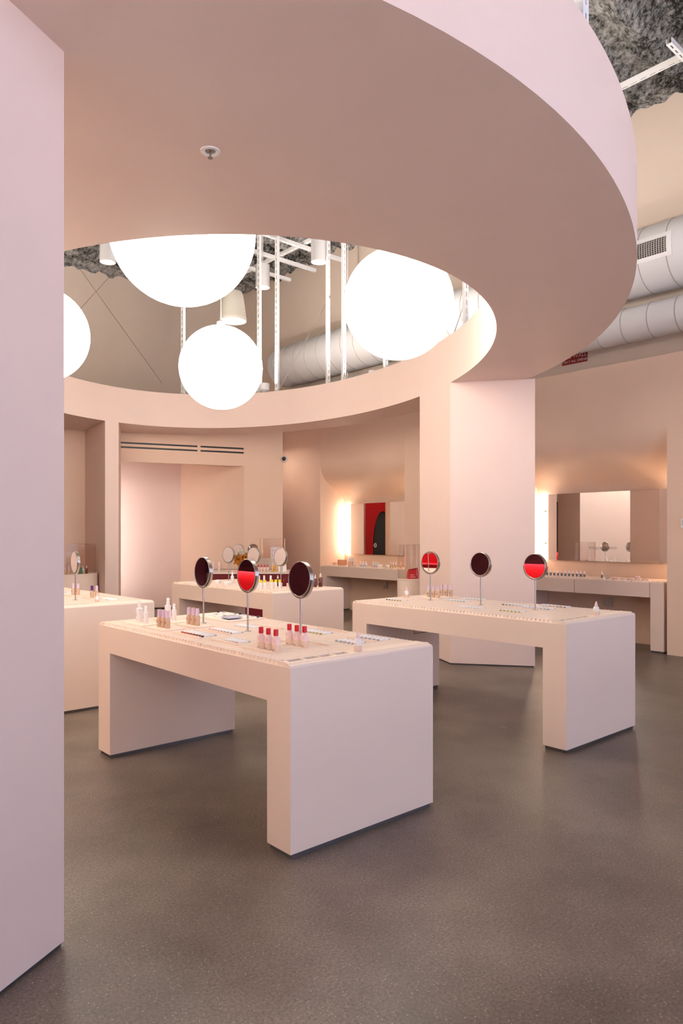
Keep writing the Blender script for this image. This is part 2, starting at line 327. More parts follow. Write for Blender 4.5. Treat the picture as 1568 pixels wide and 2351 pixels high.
# red arch at the end of the passage behind the slotted wall (seen in the alcove mirror)
struct(MB().box(-1.78, -1.62, 13.46, 14.95, 0, 3.8).obj('wall_passage', M['ring']), 'pale wall of the passage behind the slotted wall')
ra = empty('red_arch_panel', (-1.618, 13.77, 0), 0); tag(ra, 'red arch panel with dark round opening, reflected in the far alcove mirror', 'panel')
rp = MB(); n = 40; ring = []
for k in range(n): a = 2*PI*k/n; ring.append((0.22*math.cos(a)-0.08, 1.25+0.78*math.sin(a)))
o_ = [(-0.42, 0.0), (0.42, 0.0), (0.42, 3.0), (-0.42, 3.0)]
vs = []; fs = []
def sq(a):
    c, s_ = math.cos(a), math.sin(a); k = min(0.31/abs(c+1e-9), 1.5/abs(s_+1e-9)); return (c*k, 1.5+s_*k)
for k in range(n): a = 2*PI*k/n; vs += [(0.06, *sq(a)), (0.06, *ring[k]), (0.0, *ring[k]), (0.0, *sq(a))]
for k in range(n):
    j = (k+1) % n; fs += [(4*k, 4*j, 4*j+1, 4*k+1), (4*k+1, 4*j+1, 4*j+2, 4*k+2), (4*k, 4*k+3, 4*j+3, 4*j)]
rp.add(vs, fs); rp.obj('surround', M['redwall'], ra); MB().box(0.001, 0.012, -0.305, 0.16, 0.4, 2.1).obj('opening', M['black'], ra)

# red bench along the left wall (reflected in the round table mirrors)
rb = empty('red_bench', W(-5.94, 6.5, 0)); tag(rb, 'bright red lit bench with maroon back panel, seen in the round mirrors', 'bench')
MB().box(0, 0.55, -5.4, 5.4, 0, 0.42).obj('seat', M['redwall'], rb); MB().box(0, 0.08, -5.4, 5.4, 0.42, 0.86).obj('backrest', M['redwall'], rb)
MB().box(0, 0.06, -5.4, 5.79, 0.96, 2.7).box(0.0, 2.4, 5.79, 5.84, 0.0, 2.7).obj('back_panel', M['maroonwall'], rb); MB().box(0.0, 0.16, -5.4, 5.4, 0.90, 0.96).obj('ledge', M['maroonwall'], rb); MB().box(0.16, 0.172, -5.4, 5.4, 0.855, 0.96).obj('ledge_lip', M['maroonwall'], rb); MB().box(0.10, 0.15, -5.3, 5.3, 0.885, 0.899).obj('added_light_strip', M['ledred'], rb)  # lamp strip under the ledge is added to brighten the bench; lip hides it

# ------------------------------------------------------------------ the great ring and its pillars
def ringpts(cen, Mx, c, ts):
    out = []; N = (len(c)-1)//2
    for t in ts:
        r = c[0]+sum(c[2*k-1]*math.cos(k*t)+c[2*k]*math.sin(k*t) for k in range(1, N+1))
        a, b = r*math.cos(t), r*math.sin(t)
        out.append((cen[0]+Mx[0][0]*a+Mx[0][1]*b, cen[1]+Mx[1][0]*a+Mx[1][1]*b))
    return out
IN = ((-1.4176, 7.9851), ((1.3872, -2.4779), (-3.6864, -.9324)), (1.00143, .00086, .00251, -.0022, .00129, -.00096, -.00121, .0011, -.00247))
OU = ((-2.1293, 7.2143), ((1.375, -4.1748), (-5.2118, -1.1014)), (1.00801, -.00206, .01361, -.00321, -.00481, .00013, .00226, -.00602, .00211, .00633, -.00571))
NR = 200; tt = [2*PI*k/NR for k in range(NR)]
pi_, po_ = ringpts(*IN, tt), ringpts(*OU, tt); ZS, ZT = 3.267, 3.82
rg = MB(); vs = []; fs = []
for k in range(NR): vs += [(*pi_[k], ZS), (*pi_[k], ZT), (*po_[k], ZT), (*po_[k], ZS)]
for k in range(NR):
    j = (k+1) % NR
    for e in range(4): fs.append((4*k+e, 4*j+e, 4*j+(e+1) % 4, 4*k+(e+1) % 4))
rg.add(vs, fs, True); rgo = rg.obj('ceiling_ring', M['ring'], sharp=30); struct(rgo, 'huge pink oval ring soffit carried on pillars')
def span(cv, a, b, n=10): return ringpts(*cv, [a+(b-a)*k/n for k in range(n+1)])
def pillar(poly, label, base=True):
    poly = ccw(poly); o = MB().prism(poly, 0.014, ZS, True).obj('wall_pillar', M['ring'], sharp=25); struct(o, label)
    cx = sum(p[0] for p in poly)/len(poly); cy = sum(p[1] for p in poly)/len(poly)
    MB().prism([(cx+(x-cx)*.985, cy+(y-cy)*.985) for x, y in poly], 0, 0.014).obj('shadow_gap', M['shadowgap'], o)
    return o
pillar(span(IN, 4.8867, 4.6668)+[(1.90, 8.86), (2.19, 8.065)], 'broad pale pink pillar on the right under the ring')
pillar(span(IN, 2.8274, 2.7442, 4)+[(-4.36, 12.10), (-3.80, 12.27)], 'slim pale pillar at the back left under the ring')
pillar(span(IN, 1.64, 2.06)+[(-6.50, 9.05), (-6.52, 7.3)], 'added unseen broad pale pillar on the far left of the ring')  # added to block the red bench from the near alcove mirror
pillar([(-1.015, 2.607), (-1.238, 1.93), (-2.25, 1.97), (-1.98, 2.92)], 'large lavender pink pillar in the left foreground')

# ------------------------------------------------------------------ ceiling services
def globe(x, y, z, label, r=0.5, top=7.25):
    t = empty('globe_lamp', (x, y, z-r), 0); tag(t, label, 'lamp', 'opal globe lamps in the ring')
    n = 28; MB().lathe([(r*math.sin(PI*k/n), r-r*math.cos(PI*k/n)) for k in range(n+1)], 56).obj('globe', M['globe'], t)
    MB().lathe([(0.03, 2*r-0.005), (0.05, 2*r+0.01), (0.05, 2*r+0.05), (0.012, 2*r+0.07)], 16).obj('cap', M['galv'], t)
    MB().tube((0, 0, 2*r+0.06), (0, 0, top-(z-r)), 0.006).obj('cord', M['galv'], t)
globe(-1.456, 8.61, 3.52, 'lowest glowing white globe lamp hanging in front of the ring edge')
globe(0.521, 6.50, 3.606, 'glowing white globe lamp on the right inside the ring')
globe(-1.097, 4.93, 3.60, 'largest looking glowing globe lamp, upper half hidden by the ring')
globe(-3.25, 7.72, 3.675, 'leftmost glowing globe lamp cut off by the foreground pillar')
for w, s, lab in ((-3.4, -1.0, 'first added unseen globe lamp of the left bay row, nearest the shop front'), (-3.4, 0.6, 'second added unseen globe lamp of the left bay row'), (-4.4, 4.2, 'third added unseen globe lamp of the left bay row, furthest back')):
    p = W(w, s); globe(p.x, p.y, 3.0, lab)  # globes added out of view to light the nearest table from the left
globe(-3.25, 4.15, 2.68, 'added unseen globe lamp hung from the soffit left of the nearest table', top=ZS)  # another added globe, brightens the long side of the nearest table

def strut_mesh(L, wd=0.05, dp=0.05, pitch=0.10, name='strut'):
    m = MB(); t = 0.004; sl = 0.014      # C channel along z: slotted web at y=0, flanges along +y
    m.box(-wd/2, -sl/2, 0, t, 0, L); m.box(sl/2, wd/2, 0, t, 0, L)
    k = 0.0
    while k < L:
        m.box(-sl/2, sl/2, 0, t, k, min(L, k+pitch*0.4)); k += pitch
    m.box(-wd/2, -wd/2+t, t, dp, 0, L); m.box(wd/2-t, wd/2, t, dp, 0, L)
    return m.mesh(name, M['galv'])
def vstrut(x, y, z0, z1, label, rz=0.9, wd=0.055):
    o = link('strut', strut_mesh(z1-z0, wd, wd)); o.location = (x, y, z0); o.rotation_euler = (0, 0, rz); tag(o, label, 'strut', 'slotted struts carrying the ring')
for x, y, rz, lab in ((-2.713, 12.128, -0.5, 'white slotted strut rising behind the lowest globe lamp, left side'), (-1.403, 12.014, -0.55, 'white slotted strut beside the bell shaped speaker'),
                  (-1.09, 11.888, -0.55, 'white slotted strut just left of the duct end'), (-0.2, 11.303, 0.55, 'white slotted strut crossing the duct, left of the pair'),
                  (0.047, 11.072, 0.55, 'white slotted strut crossing the duct, right of the pair'), (0.66, 10.33, 0.55, 'white slotted strut showing below the right globe lamp'),
                  (1.5, 8.55, 0.3, 'white slotted strut right of the right globe lamp'), (1.18, 3.44, 0.75, 'white slotted strut on the outer ring edge at top right'),
                  (1.06, 3.33, 0.75, 'white slotted strut end peeking over the ring at top right')):
    vstrut(x, y, ZT, 7.15, lab, rz)
def hstrut(w0, s0, w1, s1, z, label):
    a, b = W(w0, s0, z), W(w1, s1, z); o = link('ceiling_rail', strut_mesh((b-a).length, 0.06, 0.06, 0.11, 'ceiling_rail'))
    d = (b-a).normalized(); x = d.cross(Vector((0, 0, 1))).normalized()
    o.matrix_world = Matrix.Translation(a) @ Matrix((( x.x, 0, d.x, 0), (x.y, 0, d.y, 0), (x.z, 1, d.z, 0), (0, 0, 0, 1)))
    tag(o, label, 'rail', 'slotted rails under the ceiling')
hstrut(6.08, -3.0, 6.08, 10.6, 6.78, 'long white slotted rail running along the shop under the ceiling')
for s, w0, w1, lab in ((0.75, 5.6, 7.2, 'short slotted rail crossing the long rail at top right'), (7.55, 3.6, 7.05, 'slotted cross rail nearest the right globe lamp'),
                 (8.3, 3.6, 6.95, 'slotted cross rail in the middle of the back three'), (9.05, 3.6, 6.9, 'slotted cross rail furthest back over the ring'), (9.6, 0.2, 2.2, 'slotted cross rail above the left back corner')):
    hstrut(w0, s, w1, s, 6.70, lab)
def wire(p, q, label, r=0.004):
    o = MB().tube((0, 0, 0), Vector(q)-Vector(p), r, 6).obj('guy_wire', M['steel']); o.location = p; tag(o, label, 'wire', 'thin guy wires')
def PX(px, py, Y): return Vector(((px-784)/1636*Y, Y, 1.5+(1228-py)/1636*Y))
wire(PX(160, 585, 13.6), PX(372, 880, 12.6), 'long thin wire slanting down the back wall at left')
wire(PX(292, 590, 13.2), PX(182, 712, 12.6), 'thin wire crossing the long wire near the left globe lamp')
wire(PX(640, 896, 11.9), PX(758, 680, 11.3), 'white thin wire from the strut foot up to the strut pair')
wire(PX(1068, 690, 8.6), PX(1040, 772, 8.9), 'thin wire right of the right globe lamp')
wire(PX(905, 792, 10.6), PX(935, 822, 10.4), 'short thin wire below the right globe lamp')
def downlight(x, y, zb, h, label, r=0.125, watts=0):
    t = empty('downlight', (x, y, zb), 0); tag(t, label, 'lamp', 'cylinder downlights')
    MB().lathe([(r*.86, 0.02), (r*.86, 0.0), (r, 0.0), (r, h), (0.0, h)], 32, caps=False).obj('housing', M['lampmetal'], t)
    MB().lathe([(r*.86, 0.005), (r*.6, 0.08), (0.0, 0.11)], 32).obj('reflector', M['reflector'], t)
    MB().tube((0, 0, h), (0, 0, 7.2-zb), 0.01).obj('cable', M['galv'], t)
    if watts:
        l = bpy.data.lights.new('downlight_lamp', 'AREA'); l.shape = 'DISK'; l.size = 0.18; l.energy = watts; l.color = (1.0, 0.88, 0.76)
        o = bpy.data.objects.new('downlight_lamp', l); COL.objects.link(o); o.parent = t; o.location = (0, 0, 0.004)
downlight(-0.362, 11.4, 5.86, 0.62, 'grey cylinder downlight right of the strut pair foot, under the rails')
downlight(-1.394, 12.6, 5.87, 0.40, 'short grey cylinder downlight behind the strut beside the bell speaker')
wl = empty('added_wall_lamp', (-1.62, 14.35, 3.3), 0); tag(wl, 'small added unseen wall lamp in the passage behind the slotted wall', 'lamp')
MB().box(0, 0.02, -0.06, 0.06, -0.02, 0.16).obj('back_plate', M['galv'], wl); MB().lathe([(0.05, 0.0), (0.05, 0.14), (0.0, 0.145)], 20, (0.075, 0, 0)).obj('shade', M['galv'], wl)
l = bpy.data.lights.new('added_wall_lamp_light', 'AREA'); l.shape = 'DISK'; l.size = 0.08; l.energy = 4; l.color = (1.0, 0.88, 0.76)
o = bpy.data.objects.new('added_wall_lamp_light', l); COL.objects.link(o); o.parent = wl; o.location = (0.075, 0, -0.004)  # added lamp, lights the passage reflected in the far alcove mirror
downlight(-3.74, 11.4, 5.86, 0.62, 'grey cylinder downlight at upper left beside the largest globe')
bl = empty('bell_speaker', (-1.52, 10.0, 4.50), 0); tag(bl, 'beige bell shaped pendant speaker hanging above the lowest globe lamp', 'speaker')
MB().lathe([(0.185, 0.0), (0.19, 0.03), (0.183, 0.05), (0.165, 0.2), (0.14, 0.36), (0.12, 0.405), (0.0, 0.415)], 40).obj('housing', M['bell'], bl)
MB().lathe([(0.18, -0.004), (0.0, -0.002)], 40).obj('grille', M['reflector'], bl)  # glow is put into the speaker disc by the lamp reflector material
MB().tube((0, 0, 0.41), (0, 0, 2.7), 0.006).obj('cord', M['galv'], bl); MB().lathe([(0.02, 0.41), (0.025, 0.45), (0.012, 0.49)], 12).obj('hook', M['steel'], bl)
def uplight(x, y, label, watts=55, rz=0.0):
    t = empty('uplight', (x, y, ZT), rz); tag(t, label, 'lamp', 'uplights standing on the ring')
    MB().lathe([(0.06, 0), (0.06, 0.02), (0.015, 0.03), (0.015, 0.07)], 16).obj('base', M['galv'], t)
    MB().lathe([(0.05, 0.07), (0.085, 0.09), (0.09, 0.20), (0.082, 0.20), (0.078, 0.10), (0, 0.10)], 24).obj('head', M['galv'], t)
    l = bpy.data.lights.new('uplight_lamp', 'AREA'); l.shape = 'DISK'; l.size = 0.13; l.energy = watts; l.color = (1.0, 0.90, 0.80)
    o = bpy.data.objects.new('uplight_lamp', l); COL.objects.link(o); o.parent = t; o.location = (0, 0, 0.19); o.rotation_euler = (PI, 0, 0)
    return t
for x, y, lab in ((-1.29, 11.88, 'small white uplight on the ring behind the lowest globe'), (-4.9, 10.6, 'added uplight on the ring above the left bay'), (0.45, 10.55, 'added uplight on the ring behind the right globe'),
               (1.85, 6.6, 'added uplight on the ring right of the right globe'), (-5.4, 6.4, 'added uplight on the far left of the ring'), (0.1, 3.35, 'added uplight on the front of the ring')):
    u_ = uplight(x, y, lab)
    if x != -1.29: u_.scale = (0.55, 0.55, 0.55)  # all but the first are added to brighten the upper walls and ceiling
def duct(s0, s1, w, z, r, label, pitch):
    t = empty('air_duct', W(w, s0, z)); tag(t, label, 'duct', 'round white air ducts')
    L = s1-s0; MB().lathe([(r, 0), (r, L), (r*.93, L+r*.25), (r*.55, L+r*.45), (0, L+r*.5)], 64, axis='y').obj('pipe', M['duct'], t)
    k = 0.2; sm = MB().lathe([(r, -0.007), (r+0.005, -0.003), (r+0.005, 0.003), (r, 0.007)], 48, axis='y').mesh('seam', M['seam'])
    while k < L: q = link('seam', sm, t); q.location = (0, k, 0); k += pitch
    for k in range(int(L//2.2)):
        h = MB(); h.tube((0, 1+2.2*k, r), (0, 1+2.2*k, 7.2-z), 0.012); h.obj('hanger', M['galv'], t)
    return t
d1 = duct(-6.4, 9.75, 7.3, 5.12, 0.43, 'large round white duct along the upper side wall', 0.36)
duct(-6.4, 10.2, 7.36, 4.35, 0.23, 'slimmer round white duct below the large duct', 0.36)
gr = MB(); gy0, gy1 = 1.34+6.4, 2.15+6.4; R_ = 0.445
def gp(y, a, rr=R_): return (-rr*math.cos(a), y, -rr*math.sin(a))
a0, a1 = -0.20, 0.24
def gcurve(m, y0, y1, b0, b1, rr0, rr1, n=4):
    for k in range(n):
        c0 = b0+(b1-b0)*k/n; c1 = b0+(b1-b0)*(k+1)/n
        m.add([gp(y0, c0, rr0), gp(y1, c0, rr0), gp(y1, c1, rr0), gp(y0, c1, rr0), gp(y0, c0, rr1), gp(y1, c0, rr1), gp(y1, c1, rr1), gp(y0, c1, rr1)],
              [(0,1,2,3),(7,6,5,4),(0,4,5,1),(1,5,6,2),(2,6,7,3),(3,7,4,0)])
gcurve(gr, gy0-.06, gy1+.06, a0-.12, a0, .43, .452, 2); gcurve(gr, gy0-.06, gy1+.06, a1, a1+.12, .43, .452, 2); gcurve(gr, gy0-.06, gy0, a0, a1, .43, .452); gcurve(gr, gy1, gy1+.06, a0, a1, .43, .452)
gro = gr.obj('grille', M['galv'], d1)
g2 = MB(); gcurve(g2, gy0, gy1, a0, a1, .428, .434); g2.obj('grille_back', M['black'], gro)
bar = MB()
for k in range(1, 26): y = gy0+(gy1-gy0)*k/26; gcurve(bar, y-.005, y+.005, a0, a1, .434, .444, 3)
for k in range(1, 8): c = a0+(a1-a0)*k/8; gcurve(bar, gy0, gy1, c-.007, c+.007, .434, .442, 1)
bar.obj('grille_bars', M['seam'], gro)
sg = empty('fire_wall_sign', W(7.745, 3.11, 0)); tag(sg, 'small red fire wall sign under the lower duct', 'sign')
zs_ = 1.5+(1228-822)/1636*10.7
MB().box(-0.006, 0.0, -0.21, 0.21, zs_-0.075, zs_+0.075).obj('plate', M['sign'], sg)
rotm = Matrix(((0, 0, -1, -0.0075), (-1, 0, 0, 0), (0, 1, 0, 0), (0, 0, 0, 1)))
for body, dz, size in (('FIRE WALL', 0.034, 0.085), ('PROTECT ALL OPENINGS', -0.036, 0.05)):
    t = text_mesh('lettering', body, size, M['signtext'], sg); t.matrix_local = Matrix.Translation((0, 0, zs_+dz)) @ rotm

# sprinkler in the soffit, security camera, switch plate
sp = empty('sprinkler', (-0.604, 3.281, ZS), 0); tag(sp, 'small white sprinkler recessed in the pink soffit', 'sprinkler')
MB().lathe([(0.024, -0.0002), (0.030, -0.006), (0.045, -0.004), (0.046, 0.0)], 32, caps=False).obj('flange', M['white'], sp)
MB().lathe([(0.0, -0.0006), (0.026, -0.0005)], 24).obj('recess', M['seam'], sp)
MB().lathe([(0.005, -0.03), (0.005, 0.0)], 10).lathe([(0.012, -0.034), (0.012, -0.03)], 14).obj('nozzle', M['steel'], sp)
sc = empty('security_camera', (C0.x+0.03, C0.y-0.02, 2.93), 0); tag(sc, 'small white dome security camera on the slotted wall corner', 'camera')
MB().lathe([(0.0, -0.10), (0.04, -0.09), (0.062, -0.05), (0.065, 0.0), (0.065, 0.03)], 24, (0.0, 0, 0), 'y').obj('housing', M['white'], sc)
MB().lathe([(0.0, -0.125), (0.026, -0.115), (0.042, -0.085)], 20, (0.0, 0, 0), 'y').obj('lens', M['black'], sc)
th = empty('thermostat', W(WR, 1.13, 1.64)); tag(th, 'white thermostat box on the side wall at the right edge', 'thermostat')
MB().box(-0.035, 0, -0.07, 0.07, -0.06, 0.06).obj('box', M['white'], th, 0.006); MB().box(-0.04, -0.035, -0.05, 0.05, -0.02, 0.04).obj('front_plate', M['lampmetal'], th)

# ------------------------------------------------------------------ tables
TL, TW, LEG, ZA, ZB = 2.17, 0.985, 0.185, 0.708, 0.885
PITCH = 0.034; ZR = 0.904
def rib_mesh(length):
    b, t, h, e = 0.0165, 0.0095, ZR-ZB, 0.005
    m = MB(); m.add([(0,-b,0),(length,-b,0),(length,b,0),(0,b,0),(e,-t,h),(length-e,-t,h),(length-e,t,h),(e,t,h)], [(3,2,1,0),(4,5,6,7),(0,1,5,4),(1,2,6,5),(2,3,7,6),(3,0,4,7)])
    return m.mesh('rib', M['tray'])
RIB = rib_mesh(TW-0.032)
def table(w, s, label, near=False):
    t = empty('display_table', W(w, s, 0)); tag(t, label, 'table', 'ribbed display tables')
    MB().box(0, TW, 0, TL, ZA, ZB).obj('apron', M['table'], t)
    for y0, y1 in ((0, LEG), (TL-LEG, TL)):
        MB().box(0, TW, y0, y1, 0.026, ZA).obj('leg', M['table'], t)
        MB().box(0.012, TW-0.012, y0+0.012, y1-0.012, 0, 0.026).obj('toe_kick', M['toekick'], t)
    for y0, sg_ in ((0, 1), (TL, -1)):
        e = MB(); pr = [(0.0, ZB), (0.006, ZB+0.010), (0.020, ZB+0.011), (0.030, ZB+0.019), (0.052, ZB+0.019), (0.052, ZB)]
        pr = [(y0+sg_*a, b) for a, b in pr]; e.extr(pr, 0.004, TW-0.004, 'x')
        e.obj('end_moulding', M['tray'], t)
    m = MB()   # flat end tray with four wells
    y0, y1 = 0.052, 0.118; m.box(0.03, TW-0.012, y0, y0+0.008, ZB, ZB+0.019); m.box(0.03, TW-0.012, y1-0.012, y1, ZB, ZB+0.019); m.box(0.42, TW-0.012, y0+.008, y1-.012, ZB, ZB+0.019); m.box(0.012, 0.045, y0, y1, ZB, ZB+0.019)
    for k in range(1, 4): x = 0.045+k*0.094; m.box(x-0.008, x+0.008, y0+.008, y1-.012, ZB, ZB+0.019)
    m.obj('well_tray', M['tray'], t)
    for k in range(4): x = 0.045+k*0.094; MB().box(x, x+.092, y0+.008, y1-.012, ZB, ZB+0.002).obj('well', M['well'], t)
    y = 0.118+PITCH/2+0.002
    while y < TL-0.06: r = link('rib', RIB, t); r.location = (0.016, y, ZB); y += PITCH
    if near:
        p = MB(); x0, x1, z0, z1, yy = 0.62, 0.98, 0.56, 0.70, TL-LEG; q = 0.005
        for b in ((x0, x0+q, z0, z1), (x0, x1, z0, z0+q)): p.box(b[0], b[1], yy-0.001, yy, b[2], b[3])
        p.obj('access_panel', M['well'], t)
    return t
TT = {1: (0.0, 0.0), 2: (2.38, 0.02), 3: (2.38, 3.42), 4: (0.04, 3.38)}
table(*TT[1], 'nearest peach display table, with six red capped perfume bottles', True)
table(*TT[2], 'peach display table on the right in front of the broad pillar', True)
table(*TT[3], 'peach display table at the back with yellow capped bottles')
table(*TT[4], 'peach display table at left, half hidden by the foreground pillar')
def TP(k, s, w, z=ZR): return W(TT[k][0]+w, TT[k][1]+s, z)
# maroon counter behind the back table
mt = empty('maroon_counter', (-1.5, 11.9, 0), 0); tag(mt, 'dark maroon counter behind the back table, holding flowers', 'counter')
MB().box(-0.72, 0.72, -0.42, 0.42, 0.74, 0.872).obj('apron', M['maroon'], mt); MB().box(-0.735, 0.735, -0.435, 0.435, 0.872, 0.90).obj('top', M['tray'], mt)
MB().box(-0.70, -0.55, -0.40, 0.40, 0, 0.74).obj('leg', M['maroon'], mt); MB().box(-0.08, 0.70, -0.40, 0.40, 0, 0.74).obj('cabinet', M['maroon'], mt)
MB().box(-0.735, 0.735, 0.40, 0.435, 0.90, 0.908).obj('back_lip', M['toekick'], mt)

# ------------------------------------------------------------------ mirror alcove counters
def counter(s0, s1, label, seam):
    t = empty('alcove_counter', W(WR, s0, 0)); tag(t, label, 'counter', 'ribbed counters in the mirror alcoves'); L = s1-s0; D = WB-WR-0.01
    MB().box(0.012, D, 0, L, 0.7, ZB).obj('apron', M['table'], t)
    for y0, y1 in ((0, 0.17), (L-0.17, L)):
        MB().box(0.012, D, y0, y1, 0.026, 0.7).obj('leg', M['table'], t); MB().box(0.03, D-.01, y0+.01, y1-.01, 0, 0.026).obj('toe_kick', M['toekick'], t)
    rm = rib_mesh(D-0.02); y = PITCH/2
    while y < L-PITCH/2: r = link('rib', rm, t); r.location = (0.014, y, ZB); y += PITCH
    for sy in seam: MB().box(0.0105, 0.0118, sy-.002, sy+.002, 0.7, ZB).obj('drawer_gap', M['well'], t)
    MB().box(D-0.02, D-0.012, L*.45, L*.45+.12, 0.48, 0.60).obj('socket', M['socket'], t)
counter(1.425, 3.655, 'ribbed counter in the near alcove with a row of dropper bottles', (0.18, 1.24))
counter(5.895, 8.165, 'ribbed counter in the far alcove beside the round pedestal', ())
def wall_mirror(s0, s1, label, kind):
    t = empty('wall_mirror', W(WB, s0, 1.12)); tag(t, label, 'mirror', 'frameless alcove mirrors')
    MB().box(-0.055, -0.05, 0, s1-s0, 0, 0.995).obj('glass', M['mirror'], t); MB().box(-0.049, 0, 0.05, s1-s0-.05, 0.05, 0.945).obj('backing', M['lampmetal'], t)
    if kind == 'text':
        for word, off in (('YOU', -0.164), ('LOOK', -0.028), ('GOOD.', 0.136)):
            q = text_mesh('lettering', word, 0.052, M['etch'], t, depth=0.0004); q.matrix_local = Matrix.Translation((-0.0555, 0.955-off, 0.19)) @ Matrix(((0, 0, -1, 0), (-1, 0, 0, 0), (0, 1, 0, 0), (0, 0, 0, 1)))
    else:
        m = MB(); n = 28
        for k in range(n):
            a, b = 2*PI*k/n, 2*PI*(k+1)/n
            m.add([(-.0556, math.cos(c)*r_, math.sin(c)*r_) for r_ in (.030, .040) for c in (a, b)], [(0, 1, 3, 2)])
        m.box(-.0558, -.0554, -.014, .014, .004, .010); m.box(-.0558, -.0554, -.014, .014, -.010, -.004)
        q = m.obj('logo', M['white'], t); q.location = (0, 1.10, 0.18)
wall_mirror(1.60, 3.44, 'wide frameless wall mirror lettered near its lower edge, near alcove', 'text')
wall_mirror(6.12, 7.92, 'frameless wall mirror in the far alcove showing a red reflection', 'logo')
def tube_light(s, label):
    t = empty('tube_light', W(WB-0.03, s, 1.12)); tag(t, label, 'light', 'vertical light tubes beside the alcove mirrors')
    MB().lathe([(0.02, 0.0), (0.026, 0.01), (0.026, 0.985), (0.02, 0.995)], 20).obj('tube', M['tube'], t)
    for z in (0.25, 0.74): MB().box(-.012, 0.03, -0.034, -0.024, z-.012, z+.012).obj('clip', M['steel'], t)
tube_light(3.55, 'glowing vertical light tube left of the near wall mirror'); tube_light(1.49, 'glowing vertical light tube right of the near wall mirror')
tube_light(8.04, 'glowing vertical light tube left of the far wall mirror'); tube_light(6.01, 'glowing vertical light tube right of the far wall mirror')

# ------------------------------------------------------------------ pedestals with clear covers
def pedestal(x, y, r, zt, hc, label, label2):
    t = empty('round_pedestal', (x, y, 0), 0); tag(t, label, 'pedestal', 'round display pedestals')
    MB().lathe([(r*.97, 0.0), (r*.97, 0.02), (r, 0.02), (r, zt-.012)], 48).obj('drum', M['table'], t); MB().lathe([(r+.004, zt-.012), (r+.004, zt-.003), (r-.002, zt), (0, zt)], 48).obj('rim', M['tray'], t)
    c = empty('clear_cover', (x, y, zt), 0); tag(c, label2, 'cover', 'clear acrylic display covers'); q = r*0.95
    MB().lathe([(q-.006, 0), (q, 0), (q, hc), (q-.006, hc), (q-.006, 0)], 48, caps=False).obj('shell', M['acrylic'], c); MB().lathe([(q-.001, hc-.007), (q-.001, hc), (0, hc)], 48).obj('lid', M['acrylic'], c)
pedestal(0.96, 9.86, 0.19, 0.895, 0.47, 'round peach pedestal beside the broad pillar', 'clear cylinder cover over the red pouch')
pedestal(-4.27, 11.15, 0.43, 0.90, 0.46, 'wide round pedestal in the left bay', 'wide clear cover in the left bay over green jars')
pedestal(-1.24, 12.88, 0.24, 1.08, 0.35, 'round pedestal behind the maroon counter', 'clear cover on the pedestal behind the maroon counter')
rpo = empty('red_pouch', (0.985, 9.84, 0.895), 0.35); tag(rpo, 'red cosmetic pouch under the clear cylinder beside the pillar', 'pouch')
pm = MB(); rows = []
for z, hx, hy in ((0, .075, .035), (.03, .082, .038), (.09, .078, .028), (.125, .072, .010), (.14, .071, .005)): rows.append([(x*hx, y*hy, z+0.012*x*(z > .1)) for x, y in ((-1, -.6), (-.5, -1), (.5, -1), (1, -.6), (1, .6), (.5, 1), (-.5, 1), (-1, .6))])
pm.add([p for r in rows for p in r], [(i*8+k, i*8+(k+1) % 8, (i+1)*8+(k+1) % 8, (i+1)*8+k) for i in range(4) for k in range(8)]+[tuple(reversed(range(8))), tuple(range(32, 40))], True)
pm.obj('bag', M['red'], rpo, sharp=60); MB().tube((-.06, -.012, .128), (.066, -.012, .140), .004).obj('zip', M['maroon'], rpo)
for z, x0, x1 in ((.022, -.06, .02), (.05, -.055, .0)): MB().box(x0, x1, -.0405, -.0385, z, z+.008).obj('print', M['white'], rpo)
cp = empty('display_card', (1.085, 9.86, 0.895), 0.9); tag(cp, 'small pale pink card with red cross standing right of the pouch', 'card')
MB().box(-.03, .03, -.003, .003, 0, .16).obj('card', M['pink'], cp); MB().box(-.006, .006, -.005, -.003, .09, .15).box(-.022, .022, -.005, -.003, .115, .127).obj('cross', M['red'], cp)
bx = empty('framed_box', (-1.19, 12.86, 1.08), 0.1); tag(bx, 'white printed box under the clear cover behind the maroon counter', 'box')
MB().box(-.09, .09, -.04, .04, 0, .20).obj('carton', M['white'], bx, 0.003); MB().box(-.065, .065, -.0415, -.04, .03, .15).obj('panel', M['lilac'], bx)
for x in (-.04, 0, .04): MB().box(x-.01, x+.01, -.043, -.0415, .05, .13).obj('print', M['white'], bx)

